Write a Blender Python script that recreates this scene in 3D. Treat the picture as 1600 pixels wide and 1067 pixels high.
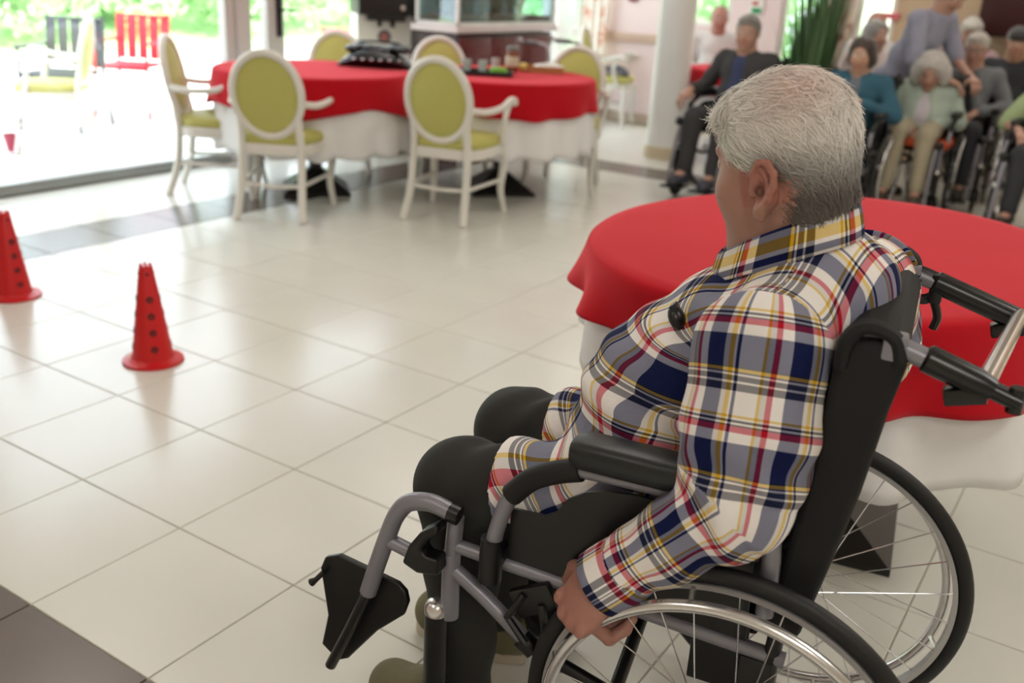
import bpy, bmesh, math, random
import numpy as np
from mathutils import Matrix, Vector

for o in list(bpy.data.objects):
    bpy.data.objects.remove(o)
SC = bpy.context.scene
COL = SC.collection
PI = math.pi
rng = np.random.default_rng(7)
random.seed(7)

# ---------------------------------------------------------------- camera, world, light, exposure
CAM_H = 1.3837
cam_d = bpy.data.cameras.new('camera')
cam = bpy.data.objects.new('camera', cam_d)
COL.objects.link(cam)
RT = Vector((0.83358, 0.54997, 0.05168))      # image right, in room axes
DN = Vector((0.23501, -0.26842, -0.93420))    # image down
FW = Vector((-0.49991, 0.79087, -0.35300))    # view direction
m = Matrix((RT, -DN, -FW)).transposed().to_4x4()
m.translation = Vector((0, 0, CAM_H))
cam.matrix_world = m
cam_d.sensor_width = 36.0
cam_d.lens = 1514.3 / 1600 * 36.0
cam_d.clip_start = 0.05
cam_d.clip_end = 200
cam_d.dof.use_dof = True
cam_d.dof.focus_distance = 1.60
cam_d.dof.aperture_fstop = 3.0
SC.camera = cam

SC.view_settings.view_transform = 'Standard'
SC.view_settings.look = 'None'
SC.view_settings.gamma = 1.0
SC.view_settings.use_curve_mapping = False
SC.view_settings.exposure = 0.0

w = bpy.data.worlds.new('sky')
SC.world = w
w.use_nodes = True
nt = w.node_tree
bgn = nt.nodes['Background']
bgn.inputs[0].default_value = (0.80, 0.91, 1.0, 1)
bgn.inputs[1].default_value = 4.7

sun_d = bpy.data.lights.new('sun', 'SUN')
sun_d.energy = 9.0
sun_d.angle = 0.02
sun_d.color = (1.0, 0.97, 0.90)
sun = bpy.data.objects.new('sun', sun_d)
COL.objects.link(sun)
sun.rotation_euler = (math.radians(-12), math.radians(38), 0)      # high, from over the roof: the terrace is sunlit, the room is not

LAMP_W = 10.5          # ceiling panels
ROOM_LIGHTS = [(x, y) for x in (-4.2, -1.4, 1.4) for y in (-0.9, 2.3, 5.5, 8.2)]


def area_light(name, loc, size, power, col):
    l = bpy.data.lights.new(name, 'AREA')
    l.shape = 'SQUARE'
    l.size = size
    l.energy = power
    l.color = col
    o = bpy.data.objects.new(name, l)
    COL.objects.link(o)
    o.location = loc
    return o


for (x, y) in ROOM_LIGHTS:
    area_light('panel_lamp', (x, y, 2.655), 0.9, LAMP_W * {-4.2: 0.40, -1.4: 0.55, 1.4: 1.7}[x] * ({-4.2: 0.15, -1.4: 1.1, 1.4: 1.7}[x] if y < 0 else 1.0), (1.0, 0.965, 0.915))


# ---------------------------------------------------------------- colour + materials
def s2l(c):
    return c / 12.92 if c <= 0.04045 else ((c + 0.055) / 1.055) ** 2.4


def rgb(r, g, b):
    return (s2l(r / 255), s2l(g / 255), s2l(b / 255), 1)


MATS = {}


def mat(name, col, rough=0.5, metal=0.0, var=0.0, vscale=30.0, bump=0.0, bscale=200.0, spec=0.5, attr=None,
        trans=0.0, emit=0.0, sheen=0.0, coat=0.0, stint=(1, 1, 1, 1)):
    if name in MATS:
        return MATS[name]
    m = bpy.data.materials.new(name)
    m.use_nodes = True
    n, l = m.node_tree.nodes, m.node_tree.links
    b = n['Principled BSDF']
    b.inputs['Base Color'].default_value = col
    b.inputs['Roughness'].default_value = rough
    b.inputs['Metallic'].default_value = metal
    b.inputs['Specular IOR Level'].default_value = spec
    b.inputs['Coat Weight'].default_value = coat
    if trans:
        b.inputs['Transmission Weight'].default_value = trans
    if sheen:
        b.inputs['Sheen Weight'].default_value = sheen
        b.inputs['Sheen Roughness'].default_value = 0.45
        b.inputs['Sheen Tint'].default_value = stint
    if emit:
        b.inputs['Emission Color'].default_value = col
        b.inputs['Emission Strength'].default_value = emit
    src = None
    if attr:
        a = n.new('ShaderNodeAttribute')
        a.attribute_name = attr
        src = a.outputs['Color']
        l.new(src, b.inputs['Base Color'])
    if var:
        tc = n.new('ShaderNodeTexCoord')
        ns = n.new('ShaderNodeTexNoise')
        ns.inputs['Scale'].default_value = vscale
        ns.inputs['Detail'].default_value = 5
        l.new(tc.outputs['Object'], ns.inputs['Vector'])
        mp = n.new('ShaderNodeMapRange')
        mp.inputs[3].default_value = 1 - var
        mp.inputs[4].default_value = 1 + var
        l.new(ns.outputs['Fac'], mp.inputs[0])
        mx = n.new('ShaderNodeMix')
        mx.data_type = 'RGBA'
        mx.blend_type = 'MULTIPLY'
        mx.inputs[0].default_value = 1.0
        if src is None:
            mx.inputs[6].default_value = col
        else:
            l.new(src, mx.inputs[6])
        l.new(mp.outputs[0], mx.inputs[7])
        l.new(mx.outputs[2], b.inputs['Base Color'])
    if bump:
        tc = n.new('ShaderNodeTexCoord')
        ns = n.new('ShaderNodeTexNoise')
        ns.inputs['Scale'].default_value = bscale
        ns.inputs['Detail'].default_value = 3
        l.new(tc.outputs['Object'], ns.inputs['Vector'])
        bp = n.new('ShaderNodeBump')
        bp.inputs['Strength'].default_value = bump
        bp.inputs['Distance'].default_value = 0.002
        l.new(ns.outputs['Fac'], bp.inputs['Height'])
        l.new(bp.outputs[0], b.inputs['Normal'])
    MATS[name] = m
    return m


def glass_mat(name, col=(1, 1, 1, 1), refl=0.07, rough=0.0, haze=0.0):
    """thin pane: straight-through light plus a faint mirror image (and an optional white haze)"""
    if name in MATS:
        return MATS[name]
    m = bpy.data.materials.new(name)
    m.use_nodes = True
    n, l = m.node_tree.nodes, m.node_tree.links
    n.remove(n['Principled BSDF'])
    t = n.new('ShaderNodeBsdfTransparent')
    t.inputs[0].default_value = col
    g = n.new('ShaderNodeBsdfGlossy')
    g.inputs['Roughness'].default_value = rough
    mx = n.new('ShaderNodeMixShader')
    mx.inputs[0].default_value = refl
    l.new(t.outputs[0], mx.inputs[1])
    l.new(g.outputs[0], mx.inputs[2])
    out = mx
    if haze:
        dd = n.new('ShaderNodeBsdfTranslucent')
        d2 = n.new('ShaderNodeBsdfDiffuse')
        m3 = n.new('ShaderNodeMixShader')
        m3.inputs[0].default_value = 0.5
        l.new(dd.outputs[0], m3.inputs[1])
        l.new(d2.outputs[0], m3.inputs[2])
        m2 = n.new('ShaderNodeMixShader')
        m2.inputs[0].default_value = haze
        l.new(mx.outputs[0], m2.inputs[1])
        l.new(m3.outputs[0], m2.inputs[2])
        out = m2
    l.new(out.outputs[0], n['Material Output'].inputs[0])
    MATS[name] = m
    return m


# ---------------------------------------------------------------- mesh builder
def V(*a):
    return np.array(a, float)


def unit(v):
    v = np.asarray(v, float)
    return v / (np.linalg.norm(v) + 1e-12)


class MB:
    def __init__(s):
        s.v, s.f, s.m = [], [], []
        s.cur = 0

    def add(s, vs, fs):
        o = len(s.v)
        s.v.extend([tuple(map(float, p)) for p in vs])
        for f in fs:
            s.f.append(tuple(i + o for i in f))
            s.m.append(s.cur)
        return s

    def box(s, c, size, rot=None, bev=0.0):
        bm = bmesh.new()
        bmesh.ops.create_cube(bm, size=1.0)
        bmesh.ops.scale(bm, vec=size, verts=bm.verts)
        if bev:
            bmesh.ops.bevel(bm, geom=list(bm.edges), offset=bev, segments=2, affect='EDGES', profile=0.6)
        R = np.eye(3) if rot is None else np.asarray(rot)
        bm.verts.ensure_lookup_table()
        vs = [R @ np.array(v.co) + np.asarray(c, float) for v in bm.verts]
        fs = [[v.index for v in f.verts] for f in bm.faces]
        bm.free()
        return s.add(vs, fs)

    def tube(s, pts, r, n=10, caps=True, closed=False, flat=None):
        """tube along pts; r scalar or list; flat=(a,b) scales section in the two frame directions"""
        P = [np.asarray(p, float) for p in pts]
        N = len(P)
        rr = [r] * N if np.isscalar(r) else list(r)
        fa, fb = flat if flat else (1, 1)
        T = []
        for i in range(N):
            if closed:
                T.append(unit(P[(i + 1) % N] - P[i - 1]))
            else:
                T.append(unit(P[min(i + 1, N - 1)] - P[max(i - 1, 0)]))
        up = V(0, 0, 1) if abs(T[0][2]) < 0.9 else V(0, 1, 0)
        a = unit(np.cross(up, T[0]))
        vs = []
        for i in range(N):
            a = unit(a - T[i] * (a @ T[i]))
            b = np.cross(T[i], a)
            for k in range(n):
                t = 2 * PI * k / n
                vs.append(P[i] + rr[i] * (fa * math.cos(t) * a + fb * math.sin(t) * b))
        fs = []
        for i in range(N if closed else N - 1):
            j = (i + 1) % N
            for k in range(n):
                k2 = (k + 1) % n
                fs.append((i * n + k, i * n + k2, j * n + k2, j * n + k))
        if caps and not closed:
            fs.append(tuple(range(n - 1, -1, -1)))
            fs.append(tuple((N - 1) * n + k for k in range(n)))
        return s.add(vs, fs)

    def lathe(s, prof, c=(0, 0, 0), n=24, axis=(0, 0, 1), sx=1.0, sy=1.0):
        ax = unit(axis)
        up = V(1, 0, 0) if abs(ax[0]) < 0.9 else V(0, 1, 0)
        a = unit(up - ax * (up @ ax))
        b = np.cross(ax, a)
        vs, fs = [], []
        c = np.asarray(c, float)
        for (r, z) in prof:
            for k in range(n):
                t = 2 * PI * k / n
                vs.append(c + ax * z + r * (sx * math.cos(t) * a + sy * math.sin(t) * b))
        for i in range(len(prof) - 1):
            for k in range(n):
                k2 = (k + 1) % n
                fs.append((i * n + k, i * n + k2, (i + 1) * n + k2, (i + 1) * n + k))
        if prof[0][0] > 1e-6:
            fs.append(tuple(range(n - 1, -1, -1)))
        if prof[-1][0] > 1e-6:
            fs.append(tuple((len(prof) - 1) * n + k for k in range(n)))
        return s.add(vs, fs)

    def torus(s, c, R, r, axis=(0, 1, 0), n=64, k=10, flat=(1, 1)):
        ax = unit(axis)
        up = V(1, 0, 0) if abs(ax[0]) < 0.9 else V(0, 0, 1)
        a = unit(up - ax * (up @ ax))
        b = np.cross(ax, a)
        vs, fs = [], []
        for i in range(n):
            t = 2 * PI * i / n
            d = math.cos(t) * a + math.sin(t) * b
            for j in range(k):
                q = 2 * PI * j / k
                vs.append(np.asarray(c, float) + d * (R + r * flat[0] * math.cos(q)) + ax * r * flat[1] * math.sin(q))
        for i in range(n):
            i2 = (i + 1) % n
            for j in range(k):
                j2 = (j + 1) % k
                fs.append((i * k + j, i2 * k + j, i2 * k + j2, i * k + j2))
        return s.add(vs, fs)

    def prism(s, poly, y0, y1, frame=None):
        """extrude polygon (x,z) list from y0 to y1; frame maps (x,y,z)"""
        n = len(poly)
        vs = [V(x, y0, z) for x, z in poly] + [V(x, y1, z) for x, z in poly]
        if frame is not None:
            vs = [frame(p) for p in vs]
        fs = [tuple(range(n - 1, -1, -1)), tuple(range(n, 2 * n))]
        for i in range(n):
            j = (i + 1) % n
            fs.append((i, j, n + j, n + i))
        return s.add(vs, fs)

    def ell(s, c, r, n=16, rot=None):
        vs, fs = [], []
        R = np.eye(3) if rot is None else np.asarray(rot)
        h = n // 2
        for i in range(h + 1):
            ph = PI * i / h
            for k in range(n):
                t = 2 * PI * k / n
                p = V(r[0] * math.sin(ph) * math.cos(t), r[1] * math.sin(ph) * math.sin(t), r[2] * math.cos(ph))
                vs.append(R @ p + np.asarray(c, float))
        for i in range(h):
            for k in range(n):
                k2 = (k + 1) % n
                fs.append((i * n + k, (i + 1) * n + k, (i + 1) * n + k2, i * n + k2))
        return s.add(vs, fs)

    def mesh(s, name, mats, smooth=True):
        me = bpy.data.meshes.new(name)
        me.from_pydata(s.v, [], s.f)
        for mm in (mats if isinstance(mats, (list, tuple)) else [mats]):
            me.materials.append(mm)
        bm = bmesh.new()
        bm.from_mesh(me)
        for f, mi in zip(bm.faces, s.m):
            f.material_index = mi
        bmesh.ops.remove_doubles(bm, verts=bm.verts, dist=1e-6)
        bmesh.ops.recalc_face_normals(bm, faces=bm.faces)
        if smooth:
            for f in bm.faces:
                f.smooth = True
            for e in bm.edges:
                if len(e.link_faces) == 2 and e.calc_face_angle(0) > 0.7:
                    e.smooth = False
        bm.to_mesh(me)
        bm.free()
        return me

    def obj(s, name, mats, parent=None, smooth=True, loc=None, rotz=None):
        o = bpy.data.objects.new(name, s.mesh(name, mats, smooth))
        COL.objects.link(o)
        if parent is not None:
            o.parent = parent
        if loc is not None:
            o.location = loc
        if rotz is not None:
            o.rotation_euler = (0, 0, rotz)
        return o


def curve_pts(ctrl, n=8):
    """Catmull-Rom through control points"""
    P = [np.asarray(p, float) for p in ctrl]
    P = [2 * P[0] - P[1]] + P + [2 * P[-1] - P[-2]]
    out = []
    for i in range(1, len(P) - 2):
        for k in range(n):
            t = k / n
            p0, p1, p2, p3 = P[i - 1:i + 3]
            out.append(0.5 * ((2 * p1) + (-p0 + p2) * t + (2 * p0 - 5 * p1 + 4 * p2 - p3) * t * t
                              + (-p0 + 3 * p1 - 3 * p2 + p3) * t ** 3))
    out.append(P[-2])
    return out


def thing(name, label, cat, loc=(0, 0, 0), rotz=0.0, group=None, scale=None):
    o = bpy.data.objects.new(name, None)
    o.empty_display_size = 0.1
    COL.objects.link(o)
    o.location = loc
    o.rotation_euler = (0, 0, rotz)
    if scale:
        o.scale = (scale,) * 3
    o['label'] = label
    o['category'] = cat
    if group:
        o['group'] = group
    return o


def tag(o, label, cat, group=None):
    o['label'] = label
    o['category'] = cat
    if group:
        o['group'] = group
    return o


def struct(o):
    o['kind'] = 'structure'
    return o


def dup(root, loc, rotz, label, group=None, scale=None):
    r = root.copy()
    COL.objects.link(r)
    r.location = loc
    r.rotation_euler = (0, 0, rotz)
    if scale:
        r.scale = (scale,) * 3
    r['label'] = label
    if group:
        r['group'] = group
    for ch in list(root.children):
        c = ch.copy()
        COL.objects.link(c)
        c.parent = r
        for g in list(ch.children):
            d = g.copy()
            COL.objects.link(d)
            d.parent = c
    return r


# ---------------------------------------------------------------- implicit-surface figures
class Field:
    def __init__(s, lo, hi, h, fine=None):
        """h: cell size; fine: per axis, [(from, to, smaller cell size)]"""
        s.ax = []
        for k in range(3):
            x, out = float(lo[k]), []
            while x < float(hi[k]) + h:
                out.append(x)
                st = h
                for a, b, q in (fine[k] if fine else ()):
                    if a <= x < b:
                        st = q
                x += st
            s.ax.append(np.array(out, np.float32))
        s.n = np.array([len(a) for a in s.ax])
        s.d = np.full(s.n, 1.0, np.float32)

    def _win(s, lo, hi):
        a = np.array([max(np.searchsorted(s.ax[k], lo[k]) - 1, 0) for k in range(3)])
        b = np.array([min(np.searchsorted(s.ax[k], hi[k]) + 1, s.n[k]) for k in range(3)])
        if (b <= a).any():
            return None
        sl = tuple(slice(i, j) for i, j in zip(a, b))
        ax = [s.ax[k][a[k]:b[k]] for k in range(3)]
        X = np.meshgrid(*ax, indexing='ij', sparse=True)
        return sl, X

    def _put(s, sl, e, k, sub=False):
        d = s.d[sl]
        if sub:
            e = -e
            hh = np.maximum(k - np.abs(d - e), 0) / k
            s.d[sl] = np.maximum(d, e) + hh * hh * k * 0.25
        else:
            hh = np.maximum(k - np.abs(d - e), 0) / k
            s.d[sl] = np.minimum(d, e) - hh * hh * k * 0.25

    def cap(s, a, b, ra, rb=None, k=0.02, sub=False):
        rb = ra if rb is None else rb
        a, b = np.asarray(a, np.float32), np.asarray(b, np.float32)
        mg = max(ra, rb) + k + 0.03
        w = s._win(np.minimum(a, b) - mg, np.maximum(a, b) + mg)
        if w is None:
            return s
        sl, X = w
        ab = b - a
        L2 = float(ab @ ab) + 1e-9
        t = ((X[0] - a[0]) * ab[0] + (X[1] - a[1]) * ab[1] + (X[2] - a[2]) * ab[2]) / L2
        t = np.clip(t, 0, 1)
        e = np.sqrt((X[0] - a[0] - t * ab[0]) ** 2 + (X[1] - a[1] - t * ab[1]) ** 2 + (X[2] - a[2] - t * ab[2]) ** 2) \
            - (ra + (rb - ra) * t)
        s._put(sl, e, k, sub)
        return s

    def chain(s, pts, rs, k=0.02):
        for i in range(len(pts) - 1):
            s.cap(pts[i], pts[i + 1], rs[i], rs[i + 1], k)
        return s

    def ell(s, c, r, rot=None, k=0.03, sub=False):
        """rot: 3x3, columns = the ellipsoid's axes"""
        c = np.asarray(c, np.float32)
        r = np.asarray(r, np.float32)
        R = np.eye(3, dtype=np.float32) if rot is None else np.asarray(rot, np.float32)
        ext = np.sqrt(((R * r) ** 2).sum(1)) + k + 0.03
        w = s._win(c - ext, c + ext)
        if w is None:
            return s
        sl, X = w
        p = [X[i] - c[i] for i in range(3)]
        q = [R[0, j] * p[0] + R[1, j] * p[1] + R[2, j] * p[2] for j in range(3)]
        k0 = np.sqrt((q[0] / r[0]) ** 2 + (q[1] / r[1]) ** 2 + (q[2] / r[2]) ** 2)
        k1 = np.sqrt((q[0] / r[0] ** 2) ** 2 + (q[1] / r[1] ** 2) ** 2 + (q[2] / r[2] ** 2) ** 2) + 1e-6
        e = k0 * (k0 - 1) / k1
        s._put(sl, e, k, sub)
        return s

    def cut(s, p, nrm, k=0.004):
        """keep the side of the plane that nrm points away from"""
        X = np.meshgrid(*s.ax, indexing='ij', sparse=True)
        nrm = unit(nrm)
        e = (X[0] - p[0]) * nrm[0] + (X[1] - p[1]) * nrm[1] + (X[2] - p[2]) * nrm[2]
        s.d = np.maximum(s.d, e.astype(np.float32))
        return s

    def surf(s):
        d = s.d
        ins = d < 0
        n = np.array(d.shape) - 1
        cnt = np.zeros(n, np.uint8)
        offs = [(i, j, k) for i in (0, 1) for j in (0, 1) for k in (0, 1)]
        for (i, j, k) in offs:
            cnt += ins[i:i + n[0], j:j + n[1], k:k + n[2]]
        act = (cnt > 0) & (cnt < 8)
        idx = np.argwhere(act)
        vid = np.full(n, -1, np.int32)
        vid[act] = np.arange(len(idx))
        acc = np.zeros((len(idx), 3))
        num = np.zeros(len(idx))
        cv = {o: d[idx[:, 0] + o[0], idx[:, 1] + o[1], idx[:, 2] + o[2]] for o in offs}
        for o in offs:
            for ax in range(3):
                if o[ax] == 0:
                    q = list(o)
                    q[ax] = 1
                    q = tuple(q)
                    a, b = cv[o], cv[q]
                    mk = (a < 0) != (b < 0)
                    t = np.where(mk, a / np.where(mk, a - b, 1), 0)
                    p = np.zeros((len(idx), 3)) + np.array(o)
                    p[:, ax] = t
                    acc[mk] += p[mk]
                    num[mk] += 1
        fr = acc / num[:, None]
        vs = np.stack([s.ax[k][idx[:, k]] + fr[:, k] * (s.ax[k][idx[:, k] + 1] - s.ax[k][idx[:, k]]) for k in range(3)], 1).astype(float)
        quads = []
        for ax in range(3):
            sl0 = [slice(None)] * 3
            sl1 = [slice(None)] * 3
            sl0[ax] = slice(0, -1)
            sl1[ax] = slice(1, None)
            a, b = ins[tuple(sl0)], ins[tuple(sl1)]
            e = np.argwhere(a != b)
            u, v_ = (ax + 1) % 3, (ax + 2) % 3
            ok = (e[:, u] > 0) & (e[:, v_] > 0) & (e[:, u] < d.shape[u] - 1) & (e[:, v_] < d.shape[v_] - 1)
            e = e[ok]
            du = np.zeros(3, int)
            dv = np.zeros(3, int)
            du[u] = 1
            dv[v_] = 1
            c = [e - du - dv, e - dv, e, e - du]
            q = np.stack([vid[x[:, 0], x[:, 1], x[:, 2]] for x in c], 1)
            flip = ~a[e[:, 0], e[:, 1], e[:, 2]]
            q[flip] = q[flip][:, ::-1]
            quads.append(q)
        return vs, np.concatenate(quads)


def vnormals(vs, q):
    fn = np.cross(vs[q[:, 2]] - vs[q[:, 0]], vs[q[:, 3]] - vs[q[:, 1]])
    vn = np.zeros_like(vs)
    for k in range(4):
        np.add.at(vn, q[:, k], fn)
    return vn / (np.linalg.norm(vn, axis=1)[:, None] + 1e-12)


def relax(vs, q, it=1, lam=0.5):
    for _ in range(it):
        acc = np.zeros_like(vs)
        num = np.zeros(len(vs))
        for k in range(4):
            np.add.at(acc, q[:, k], vs[q[:, (k + 1) % 4]] + vs[q[:, k - 1]])
            np.add.at(num, q[:, k], 2)
        vs = vs + lam * (acc / np.maximum(num, 1)[:, None] - vs)
    return vs


def raw_mesh(name, vs, q, mats, parent=None, cols=None, uv=None):
    me = bpy.data.meshes.new(name)
    me.vertices.add(len(vs))
    me.vertices.foreach_set('co', np.asarray(vs, np.float32).ravel())
    q = np.asarray(q, np.int32)
    k = q.shape[1]
    me.loops.add(q.size)
    me.loops.foreach_set('vertex_index', q.ravel())
    me.polygons.add(len(q))
    me.polygons.foreach_set('loop_start', np.arange(0, q.size, k, dtype=np.int32))
    me.polygons.foreach_set('loop_total', np.full(len(q), k, np.int32))
    me.polygons.foreach_set('use_smooth', np.ones(len(q), bool))
    if cols is not None:
        a = me.color_attributes.new('Col', 'FLOAT_COLOR', 'POINT')
        c4 = np.ones((len(vs), 4), np.float32)
        c4[:, :3] = cols
        a.data.foreach_set('color', c4.ravel())
    if uv is not None:
        l = me.uv_layers.new(name='UVMap')
        l.data.foreach_set('uv', np.asarray(uv, np.float32).ravel())
    me.materials.append(mats)
    me.update(calc_edges=True)
    me.validate()
    o = bpy.data.objects.new(name, me)
    COL.objects.link(o)
    if parent is not None:
        o.parent = parent
    return o

# ---------------------------------------------------------------- the room
XL, XR, YN, YB, HC = -5.60, 4.0, -3.2, 9.40, 2.70
M_tile = mat('cream_tile', rgb(220, 219, 210), rough=0.22, var=0.05, vscale=3.0, spec=0.5)
M_tile2 = mat('brown_tile', rgb(98, 86, 78), rough=0.24, var=0.10, vscale=6.0, spec=0.5)
M_grout = mat('grout', rgb(168, 160, 142), rough=0.8)
M_wall = mat('cream_wall', rgb(226, 214, 196), rough=0.7, var=0.03, vscale=8)
M_pink = mat('pink_wall', rgb(238, 218, 219), rough=0.6, var=0.03, vscale=8)
M_tan = mat('tan_wall', rgb(206, 180, 150), rough=0.65, var=0.05, vscale=5)
M_ceil = mat('ceiling_white', rgb(236, 232, 224), rough=0.8)
M_frame = mat('grey_frame', rgb(196, 192, 188), rough=0.4)
M_alu = mat('aluminium', rgb(150, 150, 148), rough=0.35, metal=0.7)
M_dark = mat('dark_pilaster', rgb(92, 84, 80), rough=0.5)
M_black = mat('black_plastic', rgb(22, 22, 23), rough=0.45)
M_white = mat('white_paint', rgb(238, 236, 232), rough=0.4)
M_glass = glass_mat('window_glass')

fl = MB()
fl.box(((XL + XR) / 2, (YN + YB) / 2, -0.054), (XR - XL, YB - YN, 0.10))
floor = struct(fl.obj('floor', M_grout))
PITCH, G = 0.41, 0.0032
TX0, TY0 = -3.092, 1.794


def tile_mesh(name, mt, w=PITCH - G, hgt=0.006, b=0.0016):
    a, c = w / 2, w / 2 - b
    mb = MB()
    vs = [(-a, -a, -hgt), (a, -a, -hgt), (a, a, -hgt), (-a, a, -hgt),
          (-a, -a, -b), (a, -a, -b), (a, a, -b), (-a, a, -b),
          (-c, -c, 0), (c, -c, 0), (c, c, 0), (-c, c, 0)]
    fs = [(8, 9, 10, 11)]
    for i in range(4):
        j = (i + 1) % 4
        fs += [(i, j, 4 + j, 4 + i), (4 + i, 4 + j, 8 + j, 8 + i)]
    mb.add(vs, fs)
    return mb.mesh(name, mt, smooth=False), vs, fs


t_cream, TV, TF = tile_mesh('tile', M_tile)
t_brown, _, _ = tile_mesh('tile', M_tile2)
ft = 1514.3
seen, rest = [], []
for i in range(int((XL - TX0) / PITCH) - 1, int((XR - TX0) / PITCH) + 1):
    for j in range(int((YN - TY0) / PITCH) - 1, int((YB - TY0) / PITCH) + 1):
        x, y = TX0 + (i + 0.5) * PITCH, TY0 + (j + 0.5) * PITCH
        if x - PITCH / 2 < XL - 0.02 or x + PITCH / 2 > XR or y - PITCH / 2 < YN or y + PITCH / 2 > YB + 0.02:
            continue
        brown = (i == -4 and -3 <= j <= 12) or (j == 12 and i >= -4) or (j == -3 and i >= -4)
        c = Vector((x, y, -CAM_H))
        zc = c.dot(FW)
        vis = False
        if zc > 0.4:
            u, v_ = 800 + ft * c.dot(RT) / zc, 533 + ft * c.dot(DN) / zc
            mgn = ft * 0.30 / zc
            vis = -mgn < u < 1600 + mgn and -mgn < v_ < 1067 + mgn
        (seen if vis else rest).append((c.length, x, y, brown))
seen.sort()
rest += seen[298:]
for (_, x, y, brown) in seen[:298]:
    o = bpy.data.objects.new('tile', t_brown if brown else t_cream)
    COL.objects.link(o)
    o.parent = floor
    o.location = (x, y, 0)
mb = MB()
for (_, x, y, brown) in rest:
    mb.cur = 1 if brown else 0
    mb.add([(a + x, b + y, c) for a, b, c in TV], TF)
o = mb.obj('outlying_tiles', [M_tile, M_tile2], floor, smooth=False)
o['kind'] = 'stuff'

ce = MB()
ce.box(((XL + XR) / 2, (YN + YB) / 2, HC + 0.06), (XR - XL + 0.4, YB - YN + 0.4, 0.12))
struct(ce.obj('ceiling', M_ceil))
M_diff = mat('lamp_diffuser', (1, 0.94, 0.86, 1), rough=0.6, emit=3.0)
for k, (x, y) in enumerate(ROOM_LIGHTS):
    cl = thing('ceiling_light', 'white ceiling panel light, %s from front wall in the row %s' % (('first', 'second', 'third', 'fourth')[k % 4], ('along the glazing', 'down the middle', 'along the right wall')[k // 4]), 'lamp', (x, y, HC), 0,
               'ceiling panel lights')
    f = MB()
    for sx, sy, lx, ly in ((0, 1, 1.0, 0.04), (0, -1, 1.0, 0.04), (1, 0, 0.04, 0.92), (-1, 0, 0.04, 0.92)):
        f.box((sx * 0.48, sy * 0.48, -0.014), (lx, ly, 0.026))
    f.obj('frame', M_white, cl)
    MB().box((0, 0, -0.008), (0.92, 0.92, 0.012)).obj('diffuser', M_diff, cl)

# right-hand and rear walls (behind the camera)
MB_ = MB().box((XR + 0.06, (YN + YB) / 2, HC / 2 - 0.06), (0.12, YB - YN + 0.24, HC + 0.12))
struct(MB_.obj('wall_right', M_wall))
MB_ = MB().box(((XL + XR) / 2, YN - 0.06, HC / 2 - 0.06), (XR - XL, 0.12, HC + 0.12))
struct(MB_.obj('wall_front', M_wall))

# far wall with its windows
cuts = [(-5.56, -4.98, 0.12, 2.3), (-4.15, -3.66, 1.02, 2.3), (-3.16, -2.72, 0.6, 2.3), (-2.47, -2.13, 0.62, 2.3)]
wb = MB()
x = XL
for (a, b, z0, z1) in cuts:
    wb.box(((x + a) / 2, YB + 0.06, HC / 2 - 0.06), (a - x, 0.12, HC + 0.12))
    wb.box(((a + b) / 2, YB + 0.06, z0 / 2 - 0.06), (b - a, 0.12, z0 + 0.12))
    wb.box(((a + b) / 2, YB + 0.06, (z1 + HC) / 2), (b - a, 0.12, HC - z1))
    x = b
wall_back = struct(wb.obj('wall_back', M_pink))
wt = MB().box(((x + XR) / 2, YB + 0.06, HC / 2 - 0.06), (XR - x, 0.12, HC + 0.12))
struct(wt.obj('wall_far_right', M_tan))
for k, (a, b, z0, z1) in enumerate(cuts):
    wn = bpy.data.objects.new('window_%d' % (k + 3), None)
    COL.objects.link(wn)
    wn.location = ((a + b) / 2, YB + 0.05, z0)
    wn['kind'] = 'structure'
    ww, hh = b - a, z1 - z0
    f = MB()
    for sx in (-1, 1):
        f.box((sx * (ww / 2 - 0.02), 0, hh / 2), (0.04, 0.06, hh))
    f.box((0, 0, 0.02), (ww - 0.08, 0.06, 0.04))
    f.box((0, 0, hh - 0.02), (ww - 0.08, 0.06, 0.04))
    f.obj('frame', M_white, wn)
    MB().box((0, 0, hh / 2), (ww - 0.08, 0.008, hh - 0.08)).obj('pane', M_glass, wn)
MB_ = MB().box((-4.9, YB - 0.012, 0.85), (1.30, 0.022, 0.09), bev=0.004)
struct(MB_.obj('trim_1', mat('beech_rail', rgb(206, 178, 160), rough=0.5)))
MB_ = MB().box((-4.9, YB - 0.008, 0.05), (1.36, 0.014, 0.10))
struct(MB_.obj('baseboard_back', mat('beige_skirting', rgb(196, 178, 160), rough=0.5)))

# glazed wall on the left: fixed pane, side light, glazed door, curtained window
wl = MB()
wl.box((XL - 0.05, (YN + YB) / 2, (2.35 + HC) / 2), (0.16, YB - YN, HC - 2.35))
wl.box((XL - 0.05, 7.28, 1.115), (0.16, 0.56, 2.47))
wl.box((XL - 0.05, -0.24, 1.115), (0.16, 5.92, 2.47))
wl.box((XL - 0.05, 9.36, 1.175), (0.16, 0.10, 2.35))
wall_left = struct(wl.obj('wall_left', M_pink))
pil = MB().box((XL + 0.02, 6.88, 1.175), (0.20, 0.24, 2.35), bev=0.01)
struct(pil.obj('trim_2', M_dark))


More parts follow.
